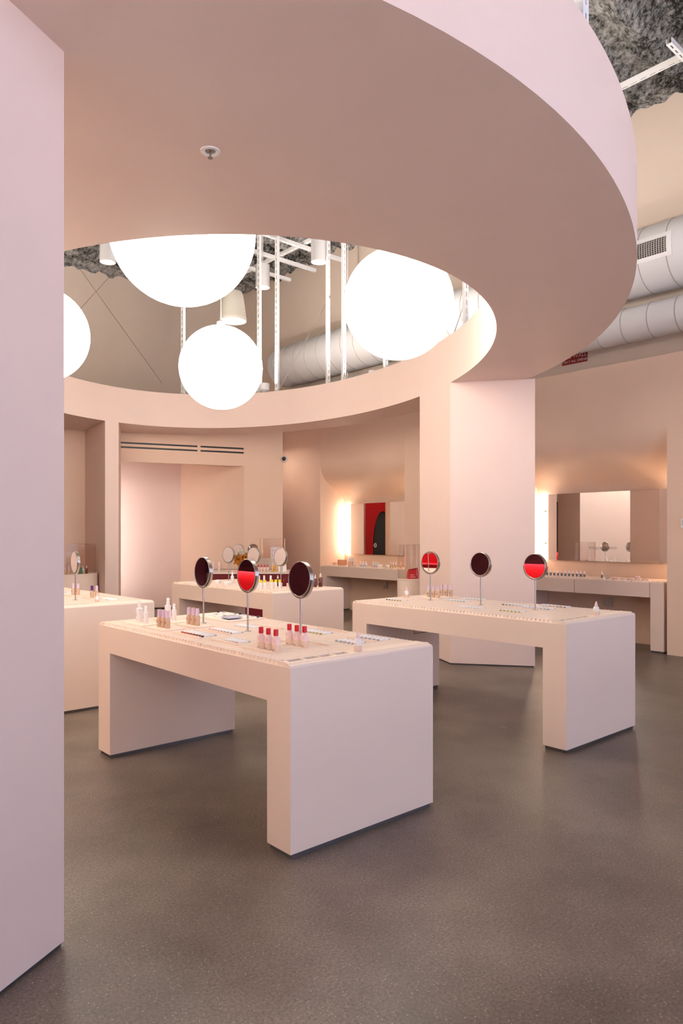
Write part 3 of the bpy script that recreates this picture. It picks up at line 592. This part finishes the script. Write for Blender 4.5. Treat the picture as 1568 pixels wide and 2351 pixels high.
# ------------------------------------------------------------------ table mirrors
def make_mirror(name='round_mirror', H=0.347, R=0.10):
    t = empty(name, (0, 0, 0), 0)
    MB().lathe([(0.022, 0), (0.022, 0.003), (0.006, 0.005)], 20).obj('foot', M['steel'], t)
    MB().lathe([(0.0058, 0.004), (0.0058, H-R-0.008)], 12).obj('stem', M['steel'], t)
    y = MB(); n = 20; ra_, rb_ = R+.004, R+.010     # half-ring yoke under the disc
    for k in range(n):
        a, b = PI+PI*k/n, PI+PI*(k+1)/n; pts = []
        for ang in (a, b):
            for rr, xx in ((ra_, -.008), (rb_, -.008), (rb_, .008), (ra_, .008)): pts.append((xx, rr*math.cos(ang), H+rr*math.sin(ang)))
        y.add(pts, [(0, 1, 5, 4), (1, 2, 6, 5), (2, 3, 7, 6), (3, 0, 4, 7)]+([(0, 3, 2, 1)] if k == 0 else [])+([(4, 5, 6, 7)] if k == n-1 else []), True)
    y.obj('yoke', M['steel'], t)
    d = MB().lathe([(0, -.0095), (R-.006, -.0095), (R-.006, -.0135), (R-.002, -.014), (R, -.012), (R, .012), (R-.003, .014), (0, .014)], 56, (0, 0, 0), 'x').obj('rim', M['steel'], t); d.location = (0, 0, H)
    g = MB().lathe([(0, -.0125), (R-.004, -.0125), (R-.004, -.010), (0, -.010)], 56, (0, 0, 0), 'x').obj('glass', M['mirror'], t); g.location = (0, 0, H)
    return t
def mirror_at(loc, label, tilt=0.0, turn=0.0):
    t = make_mirror(); t.location = loc; t.rotation_euler = (0, 0, ANG+math.radians(turn)); tag(t, label, 'mirror', 'round mirrors on stems')
    for ch in t.children:
        if ch.name.split('.')[0] in ('rim', 'glass'): ch.rotation_euler = (0, math.radians(tilt), 0)
mirror_at(TP(1, 1.611, .492), 'round mirror on stem, leftmost on the nearest table', 1.6)
mirror_at(TP(1, 1.079, .492), 'round mirror on stem, middle of the nearest table, half red', 0.7)
mirror_at(TP(1, 0.55, .492), 'round mirror on stem, right end of the nearest table, all maroon', 3.5)
mirror_at(TP(2, 1.70, .535), 'round mirror on stem, left one on the right table', -1.2)
mirror_at(TP(2, 1.127, .525), 'round mirror on stem, middle one on the right table', 3.5)
mirror_at(TP(2, 0.594, .53), 'round mirror on stem, right one on the right table', 0.0)
mirror_at(TP(3, 1.616, .49), 'round mirror on stem, left one on the back table', 1.0, 10)
mirror_at(TP(3, 1.06, .49), 'round mirror on stem, middle one on the back table', 1.0, 10)
mirror_at(TP(3, 0.52, .49), 'round mirror on stem, right one on the back table', 5.0, 6)
mirror_at(TP(4, 0.50, .455), 'round mirror on stem on the left table', 0.0, -4)
mirror_at((-1.745, 12.05, 0.90), 'round mirror on the maroon counter behind the flowers', -2.0, 38)
mirror_at((-1.50, 12.12, 0.90), 'round mirror on the maroon counter right of the flowers', 0.0, 30)

# ------------------------------------------------------------------ products
_sw = {}
def SWAP(me, key):
    kk = (me.name, key)
    if kk not in _sw: d = me.copy(); d.materials[0] = M[key]; _sw[kk] = d
    return _sw[kk]
PROTO = {}
def proto(key, build):
    t = empty(key, (0, 0, -50), 0); build(t); PROTO[key] = [ch for ch in COL.objects if ch.parent == t]
    PROTO[key+'_root'] = t
def put(key, loc, label, cat, group=None, rz=ANG, scale=1.0, swap=None):
    t = empty(key, loc, rz); t.scale = (scale,)*3
    for ch in PROTO[key]:
        d = ch.copy(); COL.objects.link(d); d.parent = t; d.name = ch.name.split('.')[0]
        nm = ch.name.split('.')[0]
        if swap and nm in swap: d.data = SWAP(d.data, swap[nm])
    return tag(t, label, cat, group)
def b_pump(t):
    MB().lathe([(0.0, 0), (.020, 0), (.022, .003), (.022, .082), (.020, .092), (.010, .098), (.010, .102)], 28).obj('bottle', M['milk'], t)
    MB().lathe([(.0115, .102), (.0115, .116), (.009, .118), (.009, .128), (.010, .129), (.010, .143), (.0, .145)], 20).box(-.004, .004, -.022, 0, .134, .140).obj('pump', M['white'], t)
    for z, wd in ((.062, .011), (.052, .007), (.047, .009), (.042, .006), (.020, .010)): MB().box(-.0228, -.0215, -wd, wd, z, z+.0022).obj('print', M['label'], t)
proto('pump_bottle', b_pump)
def b_found(t):
    MB().lathe([(0, 0), (.0155, 0), (.0165, .003), (.0165, .058), (.013, .066), (.008, .067)], 20).obj('bottle', M['found'], t)
    MB().lathe([(.0135, .065), (.0125, .067), (.0120, .111), (0, .112)], 20).obj('cap', M['lilac'], t)
    for z, wd in ((.040, .006), (.034, .004), (.030, .005)): MB().box(-.0172, -.0160, -wd, wd, z, z+.003).obj('print', M['maroon'], t)
proto('foundation_bottle', b_found)
def b_perf(t):
    MB().lathe([(0, 0), (.020, 0), (.0215, .004), (.022, .034)], 28, sy=1.06, sx=.8).obj('base', M['peach'], t)
    MB().lathe([(.022, .034), (.0225, .052), (.0205, .066), (.013, .076), (.010, .079)], 28, sy=1.06, sx=.8).obj('shoulder', M['pinkfrost'], t)
    MB().lathe([(0, .0), (.010, .003), (.0115, .0)], 20, (-.0185, 0, .054), 'x').obj('dimple', M['pink'], t)
    MB().lathe([(.0125, .079), (.0125, .109), (.0115, .111), (0, .111)], 24).obj('cap', M['red'], t)
    MB().box(-.0182, -.0172, -.010, .010, .006, .010).obj('print', M['label'], t)
proto('perfume_bottle', b_perf)
def b_drop(t):
    MB().lathe([(0, 0), (.019, 0), (.021, .003), (.021, .028)], 28).obj('base', M['nude'], t)
    MB().lathe([(.021, .028), (.021, .054), (.016, .063), (.009, .066)], 28).obj('bottle', M['milk'], t)
    MB().lathe([(.0115, .066), (.0115, .078), (.007, .084), (.0065, .094), (.004, .101), (0, .103)], 20).obj('dropper', M['pink'], t)
    MB().box(-.0216, -.0205, -.006, .006, .034, .0375).obj('print', M['label'], t)
proto('dropper_bottle', b_drop)
def b_tube(t):
    m = MB(); rows = []
    for z, hx, hy in ((.014, .011, .011), (.05, .0105, .0125), (.095, .003, .0145), (.105, .0012, .0148)):
        rows.append([(hx*math.cos(2*PI*k/14), hy*math.sin(2*PI*k/14), z) for k in range(14)])
    m.add([p for r in rows for p in r], [(i*14+k, i*14+(k+1) % 14, (i+1)*14+(k+1) % 14, (i+1)*14+k) for i in range(3) for k in range(14)]+[tuple(range(42, 56))], True)
    m.obj('tube', M['milk'], t, sharp=60); MB().lathe([(0, 0), (.0105, 0), (.0105, .015)], 16).obj('cap', M['white'], t)
    MB().box(-.0115, -.0095, -.006, .006, .045, .049).obj('print', M['label'], t)
proto('cream_tube', b_tube)
def b_yel(t):
    MB().lathe([(0, 0), (.013, 0), (.0135, .003), (.0135, .06), (.010, .065)], 18).obj('bottle', M['milk'], t)
    MB().lathe([(.0137, .062), (.0137, .086), (0, .087)], 18).obj('cap', M['yellow'], t); MB().box(-.0142, -.013, -.006, .006, .03, .034).obj('print', M['label'], t)
proto('yellow_capped_bottle', b_yel)
def b_serum(t):
    MB().lathe([(0, 0), (.017, 0), (.018, .003), (.018, .075), (.014, .085), (.009, .088)], 20).obj('bottle', M['amber'], t)
    MB().lathe([(.0105, .088), (.0105, .105), (.007, .110), (.006, .125), (0, .127)], 16).obj('pump', M['nude'], t)
    for z, wd in ((.05, .006), (.042, .008), (.036, .005)): MB().box(-.0187, -.0175, -wd, wd, z, z+.003).obj('print', M['pink'], t)
proto('serum_bottle', b_serum)
def b_jar(t):
    MB().lathe([(0, 0), (.030, 0), (.032, .003), (.032, .022)], 28).obj('jar', M['milk'], t); MB().lathe([(.033, .022), (.033, .038), (.031, .040), (0, .040)], 28).obj('lid', M['white'], t)
proto('cream_jar', b_jar)
def b_carton(t):
    MB().box(-.014, .014, -.022, .022, 0, .085).obj('carton', M['maroon'], t); MB().box(-.0148, -.014, -.015, .005, .066, .070).obj('print', M['pink'], t)
proto('carton', b_carton)
def b_ink(t):
    MB().lathe([(0, 0), (.016, 0), (.0165, .002), (.0165, .052), (.008, .060)], 18).obj('bottle', M['milk'], t)
    m = MB(); n = 10
    for k in range(n):
        a = PI-1.15+2.3*k/n; b = PI-1.15+2.3*(k+1)/n; R_ = .0170; m.add([(R_*math.cos(a), R_*math.sin(a), .010), (R_*math.cos(b), R_*math.sin(b), .010), (R_*math.cos(b), R_*math.sin(b), .046), (R_*math.cos(a), R_*math.sin(a), .046)], [(0, 1, 2, 3)])
    m.obj('label_band', M['black'], t)
    q = text_mesh('print', 'G', 0.034, M['white'], t, depth=.0003); q.matrix_local = Matrix.Translation((-.0178, 0, .028)) @ Matrix(((0, 0, -1, 0), (-1, 0, 0, 0), (0, 1, 0, 0), (0, 0, 0, 1)))
    MB().lathe([(.0095, .058), (.0095, .070), (.005, .080), (.003, .094), (0, .095)], 16).obj('dropper', M['white'], t)
proto('ink_dropper_bottle', b_ink)
def b_compact(t):
    MB().lathe([(0, 0), (.034, 0), (.036, .004), (.036, .011)], 28).obj('base', M['nude'], t); MB().lathe([(.0365, .0115), (.0365, .022), (.034, .025), (0, .026)], 28).obj('lid', M['pink'], t)
proto('compact', b_compact)
def b_stick(t):      # a sample tube lying in a groove; tip towards -x
    MB().lathe([(.0068, .0), (.0075, .004), (.0075, .066), (.005, .070)], 10, (0, 0, .0075), 'x').obj('tube', M['white'], t)
    MB().lathe([(.0, -.016), (.0066, -.013), (.0066, .0)], 10, (0, 0, .0075), 'x').obj('tip', M['red'], t)
    MB().lathe([(.0052, .070), (.0056, .086), (0, .088)], 10, (0, 0, .0075), 'x').obj('end', M['lampmetal'], t)
proto('sample_tube', b_stick)
def b_card(t): MB().box(0, .085, -.016, .016, 0, .005).obj('card', M['white'], t); MB().box(.066, .080, -.009, .009, .005, .008).obj('swatch', M['label'], t)
proto('sample_card', b_card)

def plate(k, s0, s1, w0, w1, label):
    t = tag(MB().box(0, w1-w0, 0, s1-s0, 0, .008).obj('tester_plate', M['tray'], bevel=.0015), label, 'plate', 'flat tester plates'); t.matrix_world = Matrix.Translation(TP(k, s0, w0)) @ Matrix.Rotation(ANG, 4, 'Z')
ZP = ZR+.008
plate(1, 1.70, 1.97, .09, .25, 'flat plate under the front pair of white pump bottles'); plate(1, 1.70, 2.02, .33, .47, 'flat plate under the rear pair of white pump bottles')
plate(1, 1.40, 1.66, .09, .24, 'flat plate under the front trio of foundation bottles'); plate(1, 1.40, 1.66, .31, .45, 'flat plate under the rear trio of foundation bottles')
plate(1, 1.53, 2.08, .64, .95, 'large flat plate with clear box at the far corner of nearest table')
plate(2, 1.70, 1.94, .64, .98, 'flat plate under six foundation bottles on the right table')
plate(4, .86, 1.06, .55, .72, 'flat plate under two foundation bottles on the left table'); plate(4, .48, .66, .58, .74, 'flat plate under the purple capped bottle on the left table')
for s, w, sc_, lab in ((1.897, .168, 1.0, 'tall white pump bottle in the front pair on nearest table'), (1.802, .167, .8, 'short white pump bottle in the front pair on nearest table'),
                 (1.955, .41, 1.0, 'tall white pump bottle in the rear pair on nearest table'), (1.82, .385, .8, 'short white pump bottle in the rear pair on nearest table')):
    put('pump_bottle', TP(1, s, w, ZP), lab, 'bottle', 'white pump bottles', scale=sc_)
POS3 = ('left', 'middle', 'right')
for i, (s, w) in enumerate(((1.585, .155), (1.530, .155), (1.475, .155), (1.580, .365), (1.525, .365), (1.470, .365))):
    put('foundation_bottle', TP(1, s, w, ZP), '%s lilac capped foundation bottle of the %s trio on nearest table' % (POS3[i % 3], ('front', 'rear')[i//3]), 'bottle', 'foundation bottles')
for i, (s, w) in enumerate(((.484, .175), (.418, .175), (.352, .175), (.484, .362), (.418, .362), (.352, .362))):
    put('perfume_bottle', TP(1, s, w), '%s red capped pink perfume bottle of the %s trio' % (POS3[i % 3], ('front', 'rear')[i//3]), 'bottle', 'red capped perfume bottles')
put('dropper_bottle', TP(1, .085, .50, ZB+.019), 'milky pink dropper bottle at the near end of nearest table', 'bottle', 'milky dropper bottles')
put('dropper_bottle', TP(2, 2.06, .60), 'milky pink dropper bottle at the far end of the right table', 'bottle', 'milky dropper bottles')
put('dropper_bottle', TP(2, .085, .55, ZB+.019), 'milky pink dropper bottle at the near end of the right table', 'bottle', 'milky dropper bottles')
for i, (s, w) in enumerate(((1.878, .71), (1.820, .71), (1.762, .71), (1.885, .905), (1.827, .905), (1.769, .905))):
    put('foundation_bottle', TP(2, s, w, ZP), '%s lilac capped foundation bottle of the %s trio on right table' % (POS3[i % 3], ('front', 'rear')[i//3]), 'bottle', 'foundation bottles')
def tipmat(i, n, a, b):
    k = 'tip_%s_%d' % (str(a)+str(b), i)
    if k not in M: f = i/max(1, n-1); M[k] = mat('sample_colour', tuple(x+(y-x)*f for x, y in zip(a, b)), .3)
    return k
def row(k, s0, n, w, where, a, b, what='white sample tube', body=None, step=PITCH):
    for i in range(n):
        sw = {'tip': tipmat(i, n, a, b)}
        if body: sw['tube'] = body
        y = s0-i*step; y = 0.118+.002+PITCH*round((y-.12)/PITCH)      # lies in a groove between two ribs
        put('sample_tube', TP(k, y, w, ZB+.0145), '%s %s from the left in %s' % (ORD[i], what, where), 'cosmetic', where)
        t = COL.objects[-1]
        root = t.parent if t.parent else t
        for ch in root.children:
            nm = ch.name.split('.')[0]
            if nm in sw: ch.data = SWAP(ch.data, sw[nm])
CORAL, WINE = (.55, .10, .05), (.06, .005, .01)
row(1, 1.285, 8, .155, 'front gloss row on nearest table', CORAL, WINE, 'lip gloss')
row(1, 1.285, 8, .345, 'rear gloss row on nearest table', CORAL, WINE, 'lip gloss')
TAN, PALE, GREY, OLIVE = (.50, .36, .25), (.80, .74, .70), (.45, .43, .43), (.45, .40, .06)
row(1, .84, 5, .165, 'row left of front perfume trio', PALE, TAN)
row(1, 1.34, 6, .58, 'row behind the middle mirror foot', PALE, PALE)
row(1, .86, 7, .74, 'row behind rear perfume trio', PALE, OLIVE)
row(1, .40, 5, .63, 'row left of the nearest dropper', GREY, GREY)
row(1, .43, 6, .82, 'row behind the nearest dropper', GREY, GREY)
row(2, 1.98, 6, .27, 'dark tipped row, right table far end', (.12, .10, .09), OLIVE)
row(2, 1.60, 8, .62, 'front row beside right table left mirror', PALE, GREY)
row(2, 1.60, 8, .86, 'rear row beside right table left mirror', PALE, GREY)
row(2, 1.02, 7, .68, 'brown tipped row, right table', (.16, .09, .05), PALE)
row(2, .76, 8, .62, 'front row, right table near end', PALE, GREY)
row(2, .76, 8, .86, 'rear row, right table near end', PALE, (.4, .25, .18))
row(2, .74, 6, .27, 'yellow tipped row, right table', OLIVE, (.5, .42, .05))
row(2, 1.15, 7, .25, 'plain row below right table middle mirror', PALE, PALE)
row(4, .46, 7, .68, 'row on the left table', PALE, PALE)
def strip(k, s0, s1, w, label):
    t = tag(MB().box(0, .012, 0, s1-s0, 0, .009).obj('divider_strip', M['tray']), label, 'strip', 'raised divider strips between samples'); t.matrix_world = Matrix.Translation(TP(k, s0, w)) @ Matrix.Rotation(ANG, 4, 'Z')
for k, s0, s1, w, lab in ((1, 1.0, 1.32, .312, 'raised strip in front of the rear lip gloss row'), (1, 1.0, 1.32, .105, 'raised strip in front of the front lip gloss row'), (1, .62, .90, .125, 'raised strip in front of the white row by front perfume trio'),
                   (1, .56, .84, .40, 'raised strip left of the rear perfume trio'), (1, 1.0, 1.30, .70, 'raised strip right of the middle mirror foot'), (1, .30, .52, .48, 'raised strip behind the rear perfume trio'),
                   (1, .62, .90, .90, 'raised strip at the rear edge of nearest table'), (1, .22, .46, .76, 'raised strip between the two rows by the dropper bottle'), (1, .30, .56, .105, 'raised strip in front of the front perfume trio')):
    strip(k, s0, s1, w, lab)
for i, (s, w, rz) in enumerate(((1.92, .70, 0), (1.80, .70, .1), (1.98, .80, 0), (1.86, .82, -.1), (1.75, .84, .15), (1.64, .83, 0))):
    put('sample_card', TP(1, s, w, ZP), '%s white sample card on the large corner plate, counted from the far end' % ORD[i], 'card', 'white sample cards', rz=ANG+rz, scale=1.1)
cbx = empty('clear_case', TP(1, 1.64, .68, ZP)); tag(cbx, 'clear pale blue case lying on the large corner plate', 'case'); MB().box(0, .11, -.05, .05, 0, .006).box(.004, .106, -.046, .046, .006, .020).obj('case', M['clearbox'], cbx); MB().box(.008, .102, -.042, .042, .0065, .014).obj('powder', M['white'], cbx)
for i, (s, w) in enumerate(((2.02, .86), (1.79, .905), (1.57, .91))):
    t = empty('brow_pot', TP(1, s, w, ZP)); tag(t, '%s small black pot on the large corner plate' % ('far', 'middle', 'near')[i], 'pot', 'small black pots'); MB().lathe([(0, 0), (.011, 0), (.011, .008)], 16).obj('pot', M['label'], t); MB().lathe([(.0115, .008), (.0115, .014), (0, .015)], 16).obj('lid', M['black'], t)
# back table
for s, w, sc_, lab in ((1.80, .13, 1.0, 'tall white pump bottle at the left end of the back table'), (1.74, .19, .75, 'short white pump bottle at the left end of the back table'), (1.44, .43, .95, 'white pump bottle near the left mirror on the back table'), (1.16, .42, .75, 'short white pump bottle behind the half red mirror')):
    put('pump_bottle', TP(3, s, w), lab, 'bottle', 'white pump bottles', scale=sc_)
for i, (s, w) in enumerate(((1.62, .19), (1.60, .33), (1.53, .27), (1.30, .30), (1.22, .20))):
    put('cream_jar', TP(3, s, w), '%s low white cream jar from the left on the back table' % ORD[i], 'jar', 'white cream jars')
for i, (s, w) in enumerate(((.475, .125), (.440, .155), (.405, .185), (.415, .285), (.380, .315), (.345, .345))):
    put('yellow_capped_bottle', TP(3, s, w), '%s yellow capped bottle in the %s trio on the back table' % (POS3[i % 3], ('left', 'right')[i//3]), 'bottle', 'yellow capped bottles', scale=1.15)
for i, (s, w) in enumerate(((.74, .27), (.71, .32), (.68, .37), (.62, .42))):
    put('cream_tube', TP(3, s, w), '%s tall white tube from the left behind the yellow capped bottles' % ORD[i], 'tube', 'white tubes', scale=1.25)
put('serum_bottle', TP(3, .66, .55), 'dark amber pump bottle behind the right yellow capped trio', 'bottle', 'amber bottles'); put('carton', TP(3, .60, .60), 'maroon carton right of the amber pump bottle', 'box', 'maroon cartons')
for i, (s, w) in enumerate(((.44, .585), (.41, .625))): put('cream_tube', TP(3, s, w), '%s pale pink tube between the maroon cartons' % ('left', 'right')[i], 'tube', 'pink tubes', scale=1.25, swap={'tube': 'pink'})
put('carton', TP(3, .38, .70), 'maroon carton behind the all maroon mirror', 'box', 'maroon cartons', scale=1.3)
put('serum_bottle', TP(3, .27, .79), 'amber bottle hidden partly by the all maroon mirror', 'bottle', 'amber bottles', scale=1.1); put('serum_bottle', TP(3, .27, .87), 'amber bottle at the right end of the back table', 'bottle', 'amber bottles', scale=1.25)
# left table
for i, (s, w) in enumerate(((.985, .62), (.955, .655))): put('foundation_bottle', TP(4, s, w, ZP), '%s foundation bottle behind the left table mirror' % ('left', 'right')[i], 'bottle', 'foundation bottles')
put('foundation_bottle', TP(4, .575, .64, ZP), 'purple capped bottle on the left table', 'bottle', 'foundation bottles', swap={'cap': 'purple'}); put('foundation_bottle', TP(4, .55, .675, ZP), 'pink capped bottle beside the purple capped one', 'bottle', 'foundation bottles')
put('dropper_bottle', TP(4, .19, .53), 'small clear dropper bottle on the left table', 'bottle', 'milky dropper bottles', scale=.8)
for i, (s, w) in enumerate(((.95, .30), (.80, .25), (1.25, .62), (1.40, .70))): put('sample_card', TP(4, s, w), '%s sample card on the left table, counted from the pillar' % ORD[i], 'card', 'white sample cards', scale=1.4)
# left bay pedestal
for i, z in enumerate((0, .033, .066)):
    put('cream_jar', (-4.02, 10.98, .90+z), '%s green jar in the stack under the wide clear cover' % ('bottom', 'middle', 'top')[i], 'jar', 'green jars', scale=.82, swap={'jar': 'green', 'lid': 'green'})
put('serum_bottle', (-3.945, 11.03, .90), 'dark bottle beside the green jars', 'bottle', 'amber bottles'); put('dropper_bottle', (-4.03, 11.10, .90), 'milky dropper bottle behind the green jars', 'bottle', 'milky dropper bottles', scale=1.2)
put('foundation_bottle', (-4.21, 10.84, .90), 'left foundation bottle under the wide clear cover', 'bottle', 'foundation bottles', scale=1.15); put('foundation_bottle', (-4.155, 10.85, .90), 'right foundation bottle under the wide clear cover', 'bottle', 'foundation bottles', scale=1.15)
# maroon counter
for i, x in enumerate((-2.10, -2.00)): put('cream_tube', (x, 11.65, .90), '%s tall pale pink tube on the maroon counter' % ('left', 'right')[i], 'tube', 'pink tubes', rz=PI/2, scale=1.5, swap={'tube': 'pink', 'cap': 'pink'})
for i, x in enumerate((-1.36, -1.31, -1.26, -1.21)): put('dropper_bottle', (x, 11.66, .90), '%s red collared dropper bottle from the left on the maroon counter' % ORD[i], 'bottle', 'red collared droppers', rz=PI/2, scale=1.15, swap={'dropper': 'red', 'bottle': 'pink'})
for i, x in enumerate((-1.125, -1.065)): put('serum_bottle', (x, 11.66, .90), '%s golden oil bottle on the maroon counter' % ('left', 'right')[i], 'bottle', 'golden oil bottles', rz=PI/2, scale=1.15, swap={'bottle': 'gold'})
for i, x in enumerate((-1.0, -.93)): put('carton', (x, 11.66, .90), '%s pink white carton on the maroon counter' % ('left', 'right')[i], 'box', 'pale cartons', rz=PI/2, scale=1.35, swap={'carton': 'milk'})
for i, x in enumerate((-1.86, -1.78, -1.70)): put('compact', (x, 11.62, .90), '%s flat compact from the left in front of the flowers' % ORD[i], 'compact', 'compacts on the maroon counter', rz=0)
fv = empty('flower_bouquet', (-1.60, 11.66, .90), 0); tag(fv, 'bouquet of orange and cream dried flowers on the maroon counter', 'flowers')
MB().lathe([(0, 0), (.035, 0), (.045, .02), (.04, .07), (.025, .11), (.03, .12)], 20).obj('vase', M['toekick'], fv)
def bloom_mesh(name, m, r):
    b = MB(); rnd = random.Random(3)
    for k in range(16):
        d = Vector((rnd.uniform(-1, 1), rnd.uniform(-1, 1), rnd.uniform(-.4, 1))).normalized(); a = d.orthogonal().normalized(); c = d.cross(a)
        p = d*r; b.add([p*.25, p*.8+a*r*.42, p*1.05+c*r*.12, p*.8-a*r*.42, p*.7+c*r*.2], [(0, 1, 4), (1, 2, 4), (2, 3, 4), (3, 0, 4), (0, 3, 2, 1)])
    return b.mesh(name, m)
BO, BW = bloom_mesh('bloom', M['bloom'], .05), bloom_mesh('bloom', M['bloomw'], .042)
rnd = random.Random(11)
for k in range(48):
    a = rnd.uniform(0, 2*PI); rr = .13*math.sqrt(rnd.random()); z = rnd.uniform(.13, .26) if k < 38 else rnd.uniform(.25, .34)
    o = link('bloom', BO if k < 38 else BW, fv); o.location = (rr*math.cos(a)*1.1, rr*math.sin(a)*.7, z); o.rotation_euler = (rnd.uniform(-.6, .6), rnd.uniform(-.6, .6), a); o.scale = (rnd.uniform(.8, 1.3),)*3
    if k % 3 == 0: MB().tube((0, 0, .1), o.location, .002, 5).obj('stem', M['stem'], fv)
# far alcove counter
def CP(s, w): return W(w, s, ZR)
put('cream_jar', CP(8.02, 7.22), 'small apricot jar at the left end of the far counter', 'jar', scale=1.3, swap={'jar': 'nude', 'lid': 'nude'})
ob = tag(MB().box(-.07, .07, -.06, .06, 0, .11).obj('orange_box', M['orange'], bevel=.004), 'orange box on the far counter', 'box'); ob.matrix_world = Matrix.Translation(CP(7.837, 7.25)) @ Matrix.Rotation(ANG, 4, 'Z')
for i, s in enumerate((7.583, 7.521, 7.459)): put('foundation_bottle', CP(s, 7.2), '%s tall clear bottle on the far counter' % POS3[i], 'bottle', 'tall clear bottles', scale=1.4, swap={'bottle': 'nude', 'cap': 'white'})
put('dropper_bottle', CP(7.39, 7.16), 'small nude dropper beside the tall clear bottles', 'bottle', 'milky dropper bottles', scale=.95)
for i, s in enumerate((7.251, 7.179, 7.107)): put('dropper_bottle', CP(s, 7.2), '%s pale blue dropper bottle on the far counter' % POS3[i], 'bottle', 'pale blue droppers', swap={'base': 'blue', 'dropper': 'white'})
for i, s in enumerate((6.907, 6.838, 6.78)): put('dropper_bottle', CP(s, 7.2), '%s lilac dropper bottle on the far counter' % POS3[i], 'bottle', 'lilac droppers', scale=1.02, swap={'base': 'lilac', 'dropper': 'white'})
put('cream_jar', CP(6.66, 7.12), 'glass bowl in front of the lilac droppers', 'bowl', scale=1.5); put('cream_jar', CP(6.53, 7.2), 'white jar left of the brown bottle trio on far counter', 'jar', scale=1.2)
for i, s in enumerate((6.443, 6.378, 6.312)): put('foundation_bottle', CP(s, 7.18), '%s brown foundation bottle on the far counter' % POS3[i], 'bottle', 'foundation bottles')
put('foundation_bottle', CP(6.20, 7.2), 'foundation bottle seen through the clear cylinder cover', 'bottle', 'foundation bottles'); put('cream_tube', CP(6.08, 7.2), 'pale pink tube seen through the clear cylinder cover', 'tube', 'pink tubes', scale=1.5, swap={'tube': 'pink', 'cap': 'pink'})
# near alcove counter
for i in range(12):
    put('ink_dropper_bottle', CP(3.262-i*.0595, 7.15), '%s black labelled dropper bottle from the left on the near counter' % ORD[i], 'bottle', 'black labelled droppers')
put('ink_dropper_bottle', CP(2.335, 7.13), 'lone black labelled dropper bottle on the near counter', 'bottle', 'black labelled droppers', scale=1.05)
for i, s in enumerate((2.134, 2.036, 1.934, 1.839, 1.739)): put('compact', CP(s, 7.13), '%s pink compact from the left on the near counter' % ORD[i], 'compact', 'pink compacts', scale=1.0)
put('compact', W(7.13, 1.839, ZR+.026), 'extra pink compact stacked on the fourth', 'compact', 'pink compacts')
gd = tag(MB().lathe([(0, 0), (.022, 0), (.03, .014), (.028, .014), (.02, .003), (0, .003)], 20).obj('glass_dish', M['clearbox']), 'tiny clear dish beside the lone dropper', 'dish'); gd.location = CP(2.26, 7.13)

# remove the prototypes
for k in list(PROTO):
    if k.endswith('_root'): bpy.data.objects.remove(PROTO[k])
    else:
        for o in PROTO[k]: bpy.data.objects.remove(o)
